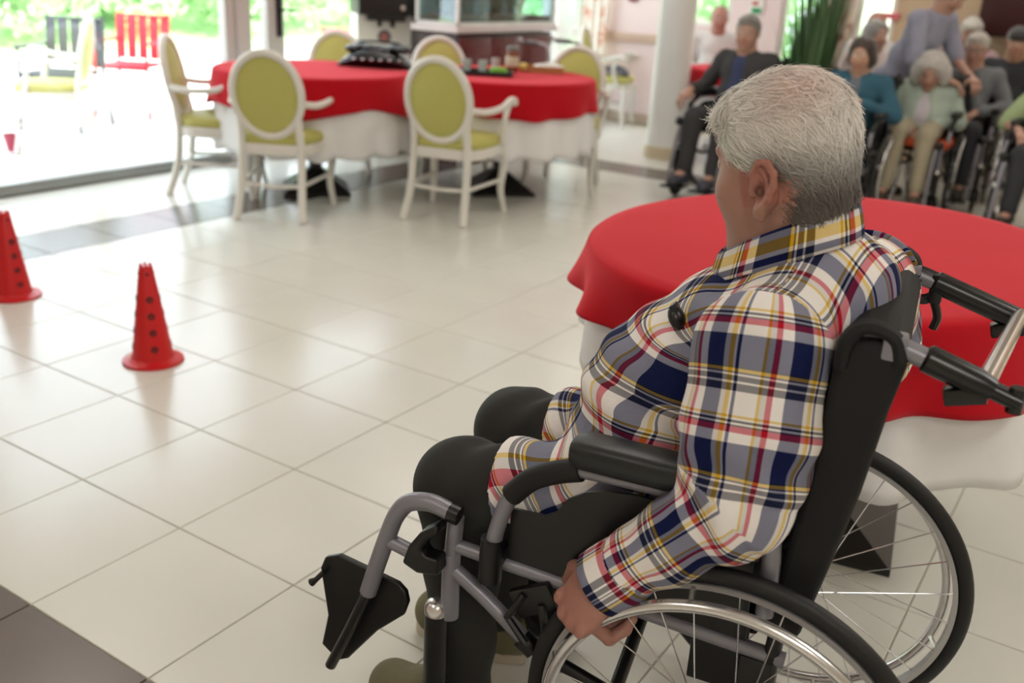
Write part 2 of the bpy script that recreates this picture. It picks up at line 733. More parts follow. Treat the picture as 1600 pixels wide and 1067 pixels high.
def glazing(name, y0, y1, z0=0.0, z1=2.35, st=0.06, rail=0.07):
    wn = bpy.data.objects.new(name, None)
    COL.objects.link(wn)
    wn.location = (XL, (y0 + y1) / 2, 0)
    wn['kind'] = 'structure'
    L = y1 - y0
    f = MB()
    for sy in (-1, 1):
        f.box((0, sy * (L / 2 - st / 2), (z0 + z1) / 2), (0.07, st, z1 - z0), bev=0.004)
    f.obj('frame', M_frame, wn)
    f = MB()
    f.box((0, 0, z0 + rail / 2), (0.07, L - 2 * st, rail), bev=0.004)
    f.box((0, 0, z1 - rail / 2), (0.07, L - 2 * st, rail), bev=0.004)
    f.obj('rail', M_alu, wn)
    MB().box((0, 0, (z0 + z1) / 2), (0.010, L - 2 * st, z1 - z0 - 2 * rail)).obj('pane', M_glass, wn)
    return wn


g1 = glazing('window_1', 2.72, 4.93, st=0.09)
post = MB().box((XL, 4.985, 1.175), (0.12, 0.11, 2.35), bev=0.006)
struct(post.obj('trim_3', M_frame))
g2 = glazing('window_2', 5.04, 5.27, st=0.035)
d1 = glazing('door_1', 5.27, 6.76, st=0.13, rail=0.11)
hd = MB()
hd.box((0.052, -0.68, 1.02), (0.016, 0.045, 0.30), bev=0.006)
hd.tube(curve_pts([(0.055, -0.68, 1.06), (0.10, -0.68, 1.06), (0.115, -0.66, 1.06), (0.115, -0.56, 1.055)]), 0.010)
hd.obj('handle', M_black, d1)
g3 = glazing('window_6', 7.56, 9.31, z0=0.0, st=0.06)

# curtains in the far corner
def curtain(name, label, p0, p1, z0, z1, mt, waves, amp, loc_cat='curtain'):
    p0, p1 = V(*p0), V(*p1)
    d = unit(V(*(p1 - p0), 0))
    nrm = V(-d[1], d[0], 0)
    n = waves * 8
    mb = MB()
    vs = []
    for k in range(9):
        z = z0 + (z1 - z0) * k / 8
        for i in range(n + 1):
            t = i / n
            off = amp * (math.sin(2 * PI * waves * t) + 0.3 * math.sin(2 * PI * waves * 0.37 * t + k * 0.15)) * (1 - 0.35 * k / 8)
            p = V(*(p0 + (p1 - p0) * t), z) + nrm * off
            vs.append(p)
    fs = []
    for k in range(8):
        for i in range(n):
            a = k * (n + 1) + i
            fs.append((a, a + 1, a + n + 2, a + n + 1))
    mb.add(vs, fs)
    o = mb.obj(name, mt)
    md = o.modifiers.new('thick', 'SOLIDIFY')
    md.thickness = 0.004
    return tag(o, label, loc_cat)


M_sheer = glass_mat('sheer_curtain', refl=0.0, haze=0.55)
curtain('sheer_curtain', 'sheer white curtain hanging in the far corner beside the aquarium', (-5.56, 9.22), (-5.24, 9.26), 0.03, 2.3, M_sheer, 6, 0.022)


def floral(name, base, spot, scale, thr):
    m = mat(name, base, rough=0.85)
    n, l = m.node_tree.nodes, m.node_tree.links
    b = n['Principled BSDF']
    tc = n.new('ShaderNodeTexCoord')
    vo = n.new('ShaderNodeTexVoronoi')
    vo.inputs['Scale'].default_value = scale
    nz = n.new('ShaderNodeTexNoise')
    nz.inputs['Scale'].default_value = scale * 1.6
    l.new(tc.outputs['Object'], nz.inputs['Vector'])
    ad = n.new('ShaderNodeMix')
    ad.data_type = 'RGBA'
    ad.inputs[0].default_value = 0.12
    l.new(tc.outputs['Object'], ad.inputs[6])
    l.new(nz.outputs['Color'], ad.inputs[7])
    l.new(ad.outputs[2], vo.inputs['Vector'])
    r = n.new('ShaderNodeValToRGB')
    r.color_ramp.elements[0].position = thr
    r.color_ramp.elements[0].color = spot
    r.color_ramp.elements[1].position = thr + 0.12
    r.color_ramp.elements[1].color = base
    l.new(vo.outputs['Distance'], r.inputs[0])
    l.new(r.outputs[0], b.inputs['Base Color'])
    b.inputs['Transmission Weight'].default_value = 0.0
    return m


M_flor = floral('floral_cloth', rgb(244, 236, 226), rgb(226, 150, 116), 9.0, 0.20)
curtain('floral_curtain', 'cream curtain with orange flowers beside the sheer one in the far corner', (-5.26, 9.29), (-4.94, 9.31), 0.03, 2.3, M_flor, 4, 0.022)
M_flor2 = floral('floral_cloth_brown', rgb(214, 196, 180), rgb(150, 100, 84), 8.0, 0.26)
curtain('floral_curtain', 'brown patterned curtain behind the tall grassy plant', (-2.74, 9.27), (-2.46, 9.27), 0.03, 2.3, M_flor2, 3, 0.03)

# round column with its beige foot
cb = MB().lathe([(0.158, 0.09), (0.152, 0.4), (0.150, HC)], (-3.44, 7.69, 0), 40)
cm = struct(cb.obj('column', M_white))
cp = MB().lathe([(0.172, 0.0), (0.172, 0.085), (0.166, 0.098), (0.150, 0.10)], (-3.44, 7.69, 0), 40)
cp.obj('plinth', mat('beige_plinth', rgb(206, 190, 160), rough=0.5), cm)

# small wall ornament and notices on the far wall
MB_ = MB().lathe([(0, 0), (0.05, 0.004), (0.075, 0.02), (0.05, 0.03), (0.02, 0.03)], (-4.70, YB - 0.005, 1.27), 20, axis=(0, -1, 0))
tag(MB_.obj('wall_ornament', mat('wine_red', rgb(130, 24, 44), rough=0.5)), 'small dark red round ornament on the pink far wall', 'ornament')
sg = thing('exit_sign', 'small green and white notice on the far wall above the seated man', 'sign', (-3.40, YB - 0.004, 1.15))
MB().box((0, -0.006, 0.07), (0.13, 0.012, 0.14), bev=0.002).obj('plate', M_white, sg)
MB().box((0.0, -0.014, 0.04), (0.09, 0.004, 0.05)).obj('green_panel', mat('sign_green', rgb(40, 150, 96), rough=0.5), sg)
MB().box((-0.02, -0.014, 0.105), (0.06, 0.004, 0.03)).obj('red_panel', mat('sign_red', rgb(196, 60, 60), rough=0.5), sg)
sb = MB().box((-2.20, YB - 0.02, 1.22), (0.22, 0.03, 0.05), bev=0.004)
tag(sb.obj('wall_rail', mat('pale_red', rgb(222, 110, 124), rough=0.5)), 'short pinkish red rail across the bright far doorway', 'rail')

# ---------------------------------------------------------------- outside
M_terr = mat('terrace_concrete', rgb(226, 222, 216), rough=0.8, var=0.04, vscale=2)
tr = MB().box((-9.6, 4.0, -0.12), (7.85, 19, 0.2))
struct(tr.obj('ground_terrace', M_terr))
M_lawn = mat('lawn_grass', rgb(196, 226, 172), rough=0.9, var=0.25, vscale=6, bump=0.5, bscale=60)
lw = MB()
lw.prism([(-13.5, -0.2), (-13.5, 0.0), (-15.5, 0.35), (-22, 2.6), (-30, 3.0), (-30, -0.2)], -8, 34)
lw.box((-9.5, 19.0, -0.13), (7.9, 11, 0.2))
lw.box((0.0, 16.0, -0.13), (11.2, 12.6, 0.2))
struct(lw.obj('ground_lawn', M_lawn))
M_leaf = mat('shrub_leaf', rgb(198, 232, 178), rough=0.6, var=0.35, vscale=3)
M_leaf2 = mat('shrub_leaf_dark', rgb(176, 220, 160), rough=0.6, var=0.35, vscale=3)
M_bark = mat('bark', rgb(150, 128, 112), rough=0.9, var=0.2, vscale=12)


def foliage(name, rad, nleaf, seed, mt):
    r = np.random.default_rng(seed)
    mb = MB()
    lob = [(r.normal(0, 0.38, 3) * rad, r.uniform(0.45, 0.75)) for _ in range(9)]
    for c, s in lob:
        for _ in range(nleaf // 9):
            d = unit(r.normal(0, 1, 3))
            p = c + d * rad * s * r.uniform(0.75, 1.0)
            a = unit(r.normal(0, 1, 3))
            b = unit(np.cross(a, d + r.normal(0, 0.4, 3)))
            L = r.uniform(0.05, 0.10)
            mb.add([p - b * L * 0.4, p + a * L, p + b * L * 0.4, p - a * L], [(0, 1, 2, 3)])
    return mb.mesh(name, mt, smooth=False)


FOL = [foliage('foliage', V(1.0, 1.0, 0.9), 2600, 11, M_leaf), foliage('foliage', V(0.9, 1.1, 1.1), 2600, 12, M_leaf2),
       foliage('foliage', V(1.1, 0.9, 0.8), 2600, 13, M_leaf)]
stem_m = MB().tube([(0, 0, -1.0), (0.03, 0, -0.4), (0, 0.02, 0.2)], [0.06, 0.05, 0.03]).mesh('stem', M_bark)


def bank(name, label, spots):
    """one uncountable mass of leaves"""
    vs, fs, mi = [], [], []
    mb = MB()
    for k, (x, y, z) in enumerate(spots):
        me = FOL[k % 3]
        a = k * 1.3
        c_, s_ = math.cos(a), math.sin(a)
        mb.cur = 1 if k % 3 == 1 else 0
        mb.add([(x + v.co.x * c_ - v.co.y * s_, y + v.co.x * s_ + v.co.y * c_, z + v.co.z) for v in me.vertices],
               [tuple(p.vertices) for p in me.polygons])
    me = bpy.data.meshes.new(name)
    me.from_pydata(mb.v, [], mb.f)
    me.materials.append(M_leaf)
    me.materials.append(M_leaf2)
    me.polygons.foreach_set('material_index', mb.m)
    o = bpy.data.objects.new(name, me)
    COL.objects.link(o)
    o['kind'] = 'stuff'
    tag(o, label, 'foliage')


bank('shrub_foliage', 'bank of pale green shrubs beyond the bright terrace',
     [(-14.2 - 1.5 * (k % 3), 5.6 + 0.55 * k + 0.3 * (k % 2), 0.95 + 0.35 * (k % 3)) for k in range(22)])
bank('shrub_foliage', 'green shrubs on the lawn seen through the glazed door', [(-10.6, 15.6, 0.95), (-9.4, 16.0, 1.0), (-8.2, 16.2, 1.0)])
bank('shrub_foliage', 'green shrubs outside the far wall windows', [(-5.4, 13.6, 0.95), (-4.4, 12.9, 0.9)])
ow = MB().box((-1.4, 12.2, 1.5), (3.6, 0.2, 3.2))  # white slab added outside so the far window looks bright
struct(ow.obj('wall_outside_added', M_white))
for k, (x, y) in enumerate([(-14.6, 9.75)]):
    mb = MB().tube(curve_pts([(x, y, 0), (x + 0.02, y + 0.03, 1.2), (x - 0.05, y, 2.6), (x, y + 0.1, 4.2)], 5), [0.065 - 0.002 * i for i in range(16)], 9)
    tag(mb.obj('tree_trunk', M_bark), 'slim pale tree trunk rising through the shrubs outside', 'tree')

# ---------------------------------------------------------------- tables and cloths
M_red = mat('red_cloth', rgb(180, 9, 25), rough=0.85, var=0.03, vscale=40, bump=0.25, bscale=600, spec=0.15, sheen=1.0, stint=(1.0, 0.16, 0.19, 1))
M_wcloth = mat('white_cloth', rgb(232, 230, 230), rough=0.9, var=0.02, vscale=30, bump=0.2, bscale=600, spec=0.2)
M_iron = mat('black_cast_iron', rgb(30, 29, 30), rough=0.42)
M_top = mat('table_laminate', rgb(200, 170, 130), rough=0.5)


def cloth(name, label, mt, c, a, b, rot, z, drop, seed, waves, amp, flare=0.10, corner=0.0, cth=0.0, group=None, n=216, skew=(0, 0)):
    """draped cloth over an oval top; the drop may be longer at four corners"""
    r = np.random.default_rng(seed)
    ph = r.uniform(0, 2 * PI, 4)
    rings = [(0.0, 0), (0.45, 0), (0.8, 0), (0.95, 0)]
    vs = []
    cr, sr = math.cos(rot), math.sin(rot)
    rows = []
    nd = 12
    for q in range(4):
        rows.append(('t', (0.03, 0.5, 0.8, 0.95)[q]))
    rows += [('e', 0.25), ('e', 0.6), ('e', 1.0)]
    rows += [('d', (i + 1) / nd) for i in range(nd)]
    rr = 0.022
    for kind, t in rows:
        for k in range(n):
            th = 2 * PI * k / n
            x, y = a * math.cos(th), b * math.sin(th)
            nx, ny = math.cos(th) / a, math.sin(th) / b
            nl = math.hypot(nx, ny)
            nx, ny = nx / nl, ny / nl
            wv = math.sin(waves * th + ph[0] + 0.8 * math.sin(2 * th + ph[1])) + 0.45 * math.sin(waves * 1.7 * th + ph[2]) * 0.6
            if kind == 't':
                px, py, pz = x * t, y * t, 0.0
                pz = 0.0012 * math.sin(5 * px * 3 + ph[3]) * math.sin(4 * py * 3 + ph[1]) * t
            elif kind == 'e':
                an = t * PI / 2
                px, py, pz = x + nx * rr * (math.sin(an) - 0.2), y + ny * rr * (math.sin(an) - 0.2), -rr * (1 - math.cos(an))
            else:
                wx, wy = math.cos(th) * cr - math.sin(th) * sr, math.cos(th) * sr + math.sin(th) * cr
                dd = drop * (1 + corner * math.cos(4 * (th - cth)) + 0.05 * wv * 0.4) + skew[0] * wx + skew[1] * wy
                fl = flare * t * dd * (1 + 1.6 * corner * math.cos(4 * (th - cth)))
                off = rr * 0.8 + fl + amp * wv * t ** 1.6
                px, py, pz = x + nx * off, y + ny * off, -rr - (dd - rr) * t
            vs.append((c[0] + px * cr - py * sr, c[1] + px * sr + py * cr, z + pz))
    fs = []
    R_ = len(rows)
    for i in range(R_ - 1):
        for k in range(n):
            k2 = (k + 1) % n
            fs.append((i * n + k, i * n + k2, (i + 1) * n + k2, (i + 1) * n + k))
    fs.append(tuple(range(n - 1, -1, -1)))
    mb = MB().add(vs, fs)
    o = mb.obj(name, mt)
    md = o.modifiers.new('thick', 'SOLIDIFY')
    md.thickness = 0.0022
    md.offset = 1
    return tag(o, label, 'tablecloth', group)


def ped_table(label, c, a, b, rot, z, brot, bs=0.29, group=None):
    t = thing('pedestal_table', label, 'table', (c[0], c[1], 0), 0, group)
    tp = MB()
    n = 72
    prof = [(0.97, -0.03), (1.0, -0.024), (1.0, -0.006), (0.985, 0.0)]
    vs = []
    for s, dz in prof:
        for k in range(n):
            th = 2 * PI * k / n
            x, y = a * s * math.cos(th), b * s * math.sin(th)
            vs.append((x * math.cos(rot) - y * math.sin(rot), x * math.sin(rot) + y * math.cos(rot), z - 0.012 + dz))
    fs = [tuple(range(n - 1, -1, -1)), tuple(3 * n + k for k in range(n))]
    for i in range(3):
        for k in range(n):
            k2 = (k + 1) % n
            fs.append((i * n + k, i * n + k2, (i + 1) * n + k2, (i + 1) * n + k))
    tp.add(vs, fs).obj('tabletop', M_top, t)
    MB().tube([(0, 0, 0.12), (0, 0, z - 0.05)], 0.042, 20).obj('pedestal', M_iron, t)
    sp = MB()
    for k in range(2):
        sp.box((0, 0, z - 0.052), (0.5, 0.06, 0.018), rot=Matrix.Rotation(brot + k * PI / 2, 3, 'Z'))
    sp.obj('top_bracket', M_iron, t)
    py = MB()
    h = bs
    cr, sr = math.cos(brot), math.sin(brot)
    lv = [(h, 0.0), (h, 0.018), (0.055, 0.14), (0.045, 0.15)]
    vs = []
    for q, zz in lv:
        for sx, sy in ((-1, -1), (1, -1), (1, 1), (-1, 1)):
            vs.append((q * (sx * cr - sy * sr), q * (sx * sr + sy * cr), zz))
    fs = [(3, 2, 1, 0), (12, 13, 14, 15)]
    for i in range(3):
        for k in range(4):
            k2 = (k + 1) % 4
            fs.append((i * 4 + k, i * 4 + k2, (i + 1) * 4 + k2, (i + 1) * 4 + k))
    py.add(vs, fs).obj('base', M_iron, t, smooth=False)
    return t


TL, TR_, TB = (-4.486, 4.59), (-3.65, 5.48), (-0.622, 2.55)
ZT = 0.772
BROT = math.radians(47)
ped_table('round table under red and white cloths at the left end by the glazing', TL, 0.585, 0.585, 0, ZT, BROT, 0.21)
ped_table('round table under red and white cloths with the jar and tray on it', TR_, 0.585, 0.585, 0, ZT, BROT, 0.21)
cloth('white_tablecloth', 'white undercloth of the round table nearest the glazed door', M_wcloth, TL, 0.588, 0.588, 0, ZT - 0.004, 0.46, 3, 15, 0.016, 0.05)
cloth('red_tablecloth', 'red cloth on the round table carrying the black studded bag', M_red, TL, 0.598, 0.598, 0, ZT, 0.215, 4, 9, 0.012, 0.16, 0.16, 0.45)
cloth('white_tablecloth', 'white undercloth of the round table with jar and tray', M_wcloth, TR_, 0.588, 0.588, 0, ZT - 0.004, 0.45, 5, 17, 0.016, 0.05)
cloth('red_tablecloth', 'red cloth on the round table carrying the jar and tray', M_red, TR_, 0.598, 0.598, 0, ZT, 0.20, 6, 13, 0.012, 0.14, 0.06, 0.9)
TBr = math.atan2(-0.969, -0.247)
ped_table('large oval table under red and white cloths behind the man', TB, 0.685, 0.55, TBr, ZT, math.radians(10), 0.285)
cloth('white_tablecloth', 'long white undercloth of the large oval table behind the man', M_wcloth, TB, 0.690, 0.556, TBr, ZT - 0.004, 0.315, 8, 13, 0.020, 0.03, skew=(0.085, -0.03))
cloth('red_tablecloth', 'large red cloth on the oval table behind the man', M_red, TB, 0.705, 0.57, TBr, ZT, 0.140, 9, 13, 0.021, 0.18, 0.07, 0.9, skew=(0.052, -0.02))

# ---------------------------------------------------------------- medallion chairs
M_ch = mat('chair_white', rgb(226, 222, 214), rough=0.38)
M_lime = mat('lime_upholstery', rgb(187, 183, 100), rough=0.55, var=0.04, vscale=20, bump=0.15, bscale=400)


def make_chair(label, loc, rot, group):
    t = thing('medallion_chair', label, 'chair', loc, rot, group)
    # seat outline: rounded trapezoid
    def outline(s, n=40):
        P = []
        for k in range(n):
            th = 2 * PI * k / n
            cx, cy = math.cos(th), math.sin(th)
            e = 0.55
            x = 0.235 * math.copysign(abs(cx) ** e, cx)
            y = 0.245 * math.copysign(abs(cy) ** e, cy)
            y *= 1.0 + 0.35 * x / 0.9
            P.append((x * s, y * s))
        return P
    def slab(levels):
        mb = MB()
        vs, fs = [], []
        n = 40
        for s, z in levels:
            vs += [(x, y, z) for x, y in outline(s)]
        for i in range(len(levels) - 1):
            for k in range(n):
                k2 = (k + 1) % n
                fs.append((i * n + k, i * n + k2, (i + 1) * n + k2, (i + 1) * n + k))
        fs.append(tuple(range(n - 1, -1, -1)))
        fs.append(tuple((len(levels) - 1) * n + k for k in range(n)))
        return mb.add(vs, fs)
    slab([(0.93, 0.425), (0.98, 0.44), (0.97, 0.465), (0.9, 0.482), (0.7, 0.492), (0.3, 0.497)]).obj('seat', M_lime, t)
    slab([(0.94, 0.365), (1.0, 0.37), (1.0, 0.42), (0.97, 0.428)]).obj('seat_frame', M_ch, t)
    for sy in (-1, 1):
        lg = MB()
        lg.tube(curve_pts([(0.20, sy * 0.225, 0.40), (0.215, sy * 0.235, 0.30), (0.20, sy * 0.225, 0.15), (0.225, sy * 0.245, 0.0)], 5),
                [0.030 - 0.0009 * i for i in range(16)], 10)
        lg.obj('leg', M_ch, t)
        lg = MB()
        lg.tube(curve_pts([(-0.225, sy * 0.165, 0.52), (-0.215, sy * 0.17, 0.40), (-0.235, sy * 0.175, 0.2), (-0.30, sy * 0.19, 0.0)], 5),
                [0.022 + 0.0001 * i for i in range(16)], 10)
        lg.obj('leg', M_ch, t)
    # tilted oval back
    tilt = math.radians(11)
    ctr = V(-0.262, 0, 0.70)
    up = V(-math.sin(tilt), 0, math.cos(tilt))
    nr = V(math.cos(tilt), 0, math.sin(tilt))
    def ov(a, b, n=48):
        return [ctr + V(0, a * math.sin(2 * PI * k / n), 0) + up * b * math.cos(2 * PI * k / n) for k in range(n)]
    fr = MB()
    fr.tube(ov(0.192, 0.232), 0.022, 10, closed=True)
    for sy in (-1, 1):
        fr.tube(curve_pts([(-0.222, sy * 0.165, 0.46), (-0.228, sy * 0.165, 0.52), ctr + V(0, sy * 0.165, 0) - up * 0.125], 4), 0.022, 10)
    fr.obj('back_frame', M_ch, t)
    R = np.stack([nr, V(0, 1, 0), up], 1)
    MB().ell(ctr, (0.026, 0.178, 0.218), 28, R).obj('backrest', M_lime, t)
    for sy in (-1, 1):
        ar = MB()
        ar.tube(curve_pts([ctr + V(0.01, sy * 0.19, -0.04), (-0.14, sy * 0.245, 0.645), (0.02, sy * 0.275, 0.655), (0.12, sy * 0.288, 0.688), (0.175, sy * 0.292, 0.688), (0.19, sy * 0.292, 0.665)], 5),
                [0.019] * 15 + [0.021] * 5 + [0.024] * 6, 10)
        ar.tube(curve_pts([(0.13, sy * 0.285, 0.675), (0.09, sy * 0.278, 0.60), (0.10, sy * 0.262, 0.50), (0.135, sy * 0.235, 0.40)], 5), 0.017, 10)
        ar.obj('armrest', M_ch, t)
    st = MB()
    st.tube(curve_pts([(-0.235, -0.172, 0.20), (-0.215, 0, 0.185), (-0.235, 0.172, 0.20)], 6), 0.012, 8)
    for sy in (-1, 1):
        st.tube([(-0.235, sy * 0.175, 0.20), (0.20, sy * 0.225, 0.20)], 0.012, 8)
    st.obj('stretcher', M_ch, t)
    return t


GC = 'white armchairs with lime oval backs'
D = math.radians
ch0 = make_chair('white armchair with lime oval back in front of the round table nearest the glazing', (-4.215, 4.05, 0), D(119), GC)
dup(ch0, (-3.46, 4.72, 0), D(103), 'white armchair with lime oval back in front of the round table with the jar')
dup(ch0, (-4.87, 4.16, 0), D(38), 'white armchair seen side-on beside the big window pane, facing the tables')
dup(ch0, (-4.93, 5.26, 0), D(-50), 'lime-backed armchair tucked behind the table near the glazed door handle')
dup(ch0, (-4.235, 5.67, 0), D(-38), 'lime-backed armchair directly in front of the aquarium cabinet')
dup(ch0, (-3.40, 5.93, 0), D(-71), 'lime-backed armchair at the far right end of the round table with the jar')
dup(ch0, (-4.72, 9.05, 0), D(15), 'white armchair with a grey coat on its seat by the pink far wall')
dup(ch0, (-6.82, 4.27, 0), D(225), 'white armchair standing outside on the bright terrace')
coat = MB()
r_ = np.random.default_rng(5)
vs, fs = [], []
n1, n2 = 14, 9
for i in range(n1 + 1):
    for j in range(n2 + 1):
        x, y = (i / n1 - 0.5) * 0.34, (j / n2 - 0.5) * 0.26
        e = max(0, 1 - (2 * x / 0.36) ** 2) * max(0, 1 - (2 * y / 0.28) ** 2)
        vs.append((x, y, 0.09 * e ** 0.6 + 0.012 * math.sin(14 * x + 20 * y) * e))
for i in range(n1):
    for j in range(n2):
        a = i * (n2 + 1) + j
        fs.append((a, a + n2 + 1, a + n2 + 2, a + 1))
n0 = len(vs)
vs += [(p[0], p[1], -0.004) for p in vs[:n0]]
fs += [tuple(n0 + q for q in f[::-1]) for f in list(fs)]
coat.add(vs, fs)
tag(coat.obj('folded_coat', mat('grey_wool', rgb(92, 92, 100), rough=0.9), None, loc=(-4.70, 9.05, 0.50), rotz=0.4),
    'crumpled grey coat lying on the armchair by the pink wall', 'coat')

# ---------------------------------------------------------------- training cones
M_cone = mat('cone_red', rgb(206, 16, 22), rough=0.38, var=0.03, vscale=20)
M_hole = mat('cone_hole_shade', rgb(96, 8, 12), rough=0.6)  # darker cone red, painted for the shade inside the holes


def cone_thing(label, loc, rot):
    t = thing('training_cone', label, 'cone', loc, rot, 'red training cones on the floor')
    mb = MB()
    mb.lathe([(0.105, 0.0), (0.108, 0.003), (0.106, 0.010), (0.085, 0.014), (0.074, 0.020), (0.070, 0.035), (0.024, 0.355), (0.020, 0.362), (0.016, 0.362)], n=40)
    mb.obj('body', M_cone, t)
    # holes: flush discs with their shade painted in dark red, in four columns
    for q in range(4):
        an = q * PI / 2
        for z in (0.065, 0.125, 0.185, 0.245, 0.335):
            rr = 0.070 - (z - 0.035) * (0.046 / 0.32)
            d = V(math.cos(an), math.sin(an), 0.14)
            c = V(math.cos(an) * (rr - 0.0005), math.sin(an) * (rr - 0.0005), z)
            ho = MB()
            er = 0.012 if z < 0.3 else 0.006
            ho.lathe([(er * 1.08, -0.003), (er * 1.08, 0.0012), (er * 0.96, 0.0012), (er * 0.9, 0.0006), (0, 0.0004)], c, 16, axis=d)
            ho.obj('hole_disc', M_hole, t)
    nt_ = MB()
    for k in range(6):
        an = k * PI / 3
        nt_.box((0.019 * math.cos(an), 0.019 * math.sin(an), 0.360), (0.008, 0.008, 0.014), bev=0.001)
    nt_.obj('crown_notches', M_cone, t)
    return t


c0 = cone_thing('red plastic cone with holes standing alone on the cream tiles', (-2.849, 2.064, 0), D(-30))
dup(c0, (-3.872, 2.15, 0), D(-5), 'red plastic cone cut off by the left edge of the photo')

# ---------------------------------------------------------------- things on the far tables
bag = thing('studded_bag', 'black leather bag with shiny studs lying on the red round table', 'bag', (-4.33, 5.00, ZT + 0.003), D(30))
mb = MB()
vs, fs = [], []
n1, n2 = 28, 14
for i in range(n1 + 1):
    s = i / n1
    hx = 0.255 * (2 * s - 1)
    wz = 0.115 * (1 - abs(2 * s - 1) ** 2.6) + 0.006
    wy = 0.13 * (1 - abs(2 * s - 1) ** 3.0) + 0.02
    for k in range(n2):
        th = 2 * PI * k / n2
        vs.append((hx, wy * math.cos(th), max(0.0, wz * 0.5 + wz * 0.5 * math.sin(th) * 1.0)))
for i in range(n1):
    for k in range(n2):
        k2 = (k + 1) % n2
        fs.append((i * n2 + k, i * n2 + k2, (i + 1) * n2 + k2, (i + 1) * n2 + k))
fs.append(tuple(range(n2 - 1, -1, -1)))
fs.append(tuple(n1 * n2 + k for k in range(n2)))
M_leather = mat('black_leather', rgb(14, 14, 17), rough=0.33)
mb.add(vs, fs).obj('body', M_leather, bag)
mb = MB()
for k in range(7):
    mb.ell((-0.15 + 0.055 * k, 0.01 * (k % 2), 0.112 + 0.01 * ((k * 3) % 4) / 3), (0.055, 0.07, 0.026), 14)
mb.obj('flap', M_leather, bag)
mb = MB().tube(curve_pts([(-0.13, 0.02, 0.125), (-0.12, 0.05, 0.15), (0.0, 0.07, 0.158), (0.14, 0.05, 0.15), (0.16, 0.02, 0.125)]), 0.008, 8)
mb.obj('handle', M_leather, bag)
M_chrome = mat('chrome', rgb(210, 210, 214), rough=0.18, metal=1.0)
for k in range(7):
    x = -0.17 + k * 0.057
    y = -0.128 * (1 - abs(x / 0.255) ** 3) - 0.018
    MB().ell((x, y, 0.058), (0.010, 0.008, 0.010), 10).obj('stud', M_chrome, bag)

jar = thing('honey_jar', 'amber glass jar with a pale label and grey lid on the far red table', 'jar', (-3.70, 5.66, ZT + 0.003))
MB().lathe([(0, 0), (0.040, 0), (0.043, 0.006), (0.043, 0.12), (0.036, 0.135), (0.036, 0.14)], n=24).obj('body', mat('honey_glass', rgb(128, 62, 16), rough=0.12), jar)
MB().lathe([(0.0435, 0.035), (0.0445, 0.037), (0.0445, 0.098), (0.0435, 0.10)], n=24).obj('label_band', mat('label_paper', rgb(208, 206, 180), rough=0.7), jar)
MB().lathe([(0.039, 0.138), (0.041, 0.14), (0.041, 0.162), (0.036, 0.166), (0, 0.166)], n=24).obj('lid', mat('grey_lid', rgb(120, 130, 126), rough=0.4), jar)

M_tray = mat('black_tray', rgb(26, 28, 30), rough=0.35)
tray = MB()
tray.box((0, 0, 0.006), (0.36, 0.24, 0.010), bev=0.004)
for sx, sy, lx, ly in ((0, 1, 0.37, 0.014), (0, -1, 0.37, 0.014), (1, 0, 0.014, 0.236), (-1, 0, 0.014, 0.236)):
    tray.box((sx * 0.178, sy * 0.118, 0.018), (lx, ly, 0.024), bev=0.004)
tag(tray.obj('serving_tray', M_tray, None, loc=(-3.68, 5.31, ZT + 0.003), rotz=D(32)), 'black serving tray on the far red table', 'tray')
M_gl = mat('clear_glass', rgb(190, 205, 200), rough=0.08, spec=0.8)
for k, (x, y, lb) in enumerate([(-3.80, 5.28, 'small empty drinking glass at the left end of the black tray'),
                                (-3.71, 5.33, 'small drinking glass in the middle of the black tray'),
                                (-3.86, 5.70, 'small shiny glass on the red cloth just left of the jar')]):
    g = MB().lathe([(0, 0), (0.024, 0), (0.030, 0.075), (0.0285, 0.075), (0.023, 0.006), (0, 0.006)], n=18)
    z = ZT + 0.016 if k < 2 else ZT + 0.003
    tag(g.obj('drinking_glass', M_gl, None, loc=(x, y, z)), lb, 'glass', 'glasses on the far table')
lime = MB()
lime.lathe([(0, 0), (0.034, 0.002), (0.040, 0.02), (0.034, 0.04), (0, 0.042)], n=16, sx=1.5)
tag(lime.obj('green_sachet', mat('bright_green', rgb(120, 196, 60), rough=0.5), None, loc=(-3.57, 5.31, ZT + 0.016), rotz=0.5),
    'bright green packet at the right end of the black tray', 'packet')
ct = thing('card_tray', 'brown cardboard tray with white paper in it beside the jar', 'tray', (-3.56, 5.86, ZT + 0.003), D(30))
cb_ = MB().box((0, 0, 0.004), (0.24, 0.17, 0.006))
for sx, sy, lx, ly in ((0, 1, 0.25, 0.005), (0, -1, 0.25, 0.005), (1, 0, 0.005, 0.16), (-1, 0, 0.005, 0.16)):
    cb_.box((sx * 0.122, sy * 0.084, 0.022), (lx, ly, 0.042))
cb_.obj('box', mat('cardboard', rgb(176, 122, 74), rough=0.8), ct, smooth=False)
pp = MB()
for k in range(4):
    pp.box((-0.03 + 0.03 * k, 0.01 * (k % 2), 0.03 + 0.006 * k), (0.10, 0.11, 0.010), rot=Matrix.Rotation(0.35 * k, 3, 'Z') @ Matrix.Rotation(0.18, 3, 'X'), bev=0.003)
pp.obj('paper', mat('tissue', rgb(236, 232, 226), rough=0.9), ct)
fr_ = MB().ell((0, 0, 0.03), (0.035, 0.033, 0.03), 16)
tag(fr_.obj('lemon', mat('pale_yellow', rgb(220, 200, 110), rough=0.5), None, loc=(-3.66, 5.74, ZT + 0.003)), 'small pale yellow fruit just right of the jar', 'fruit')

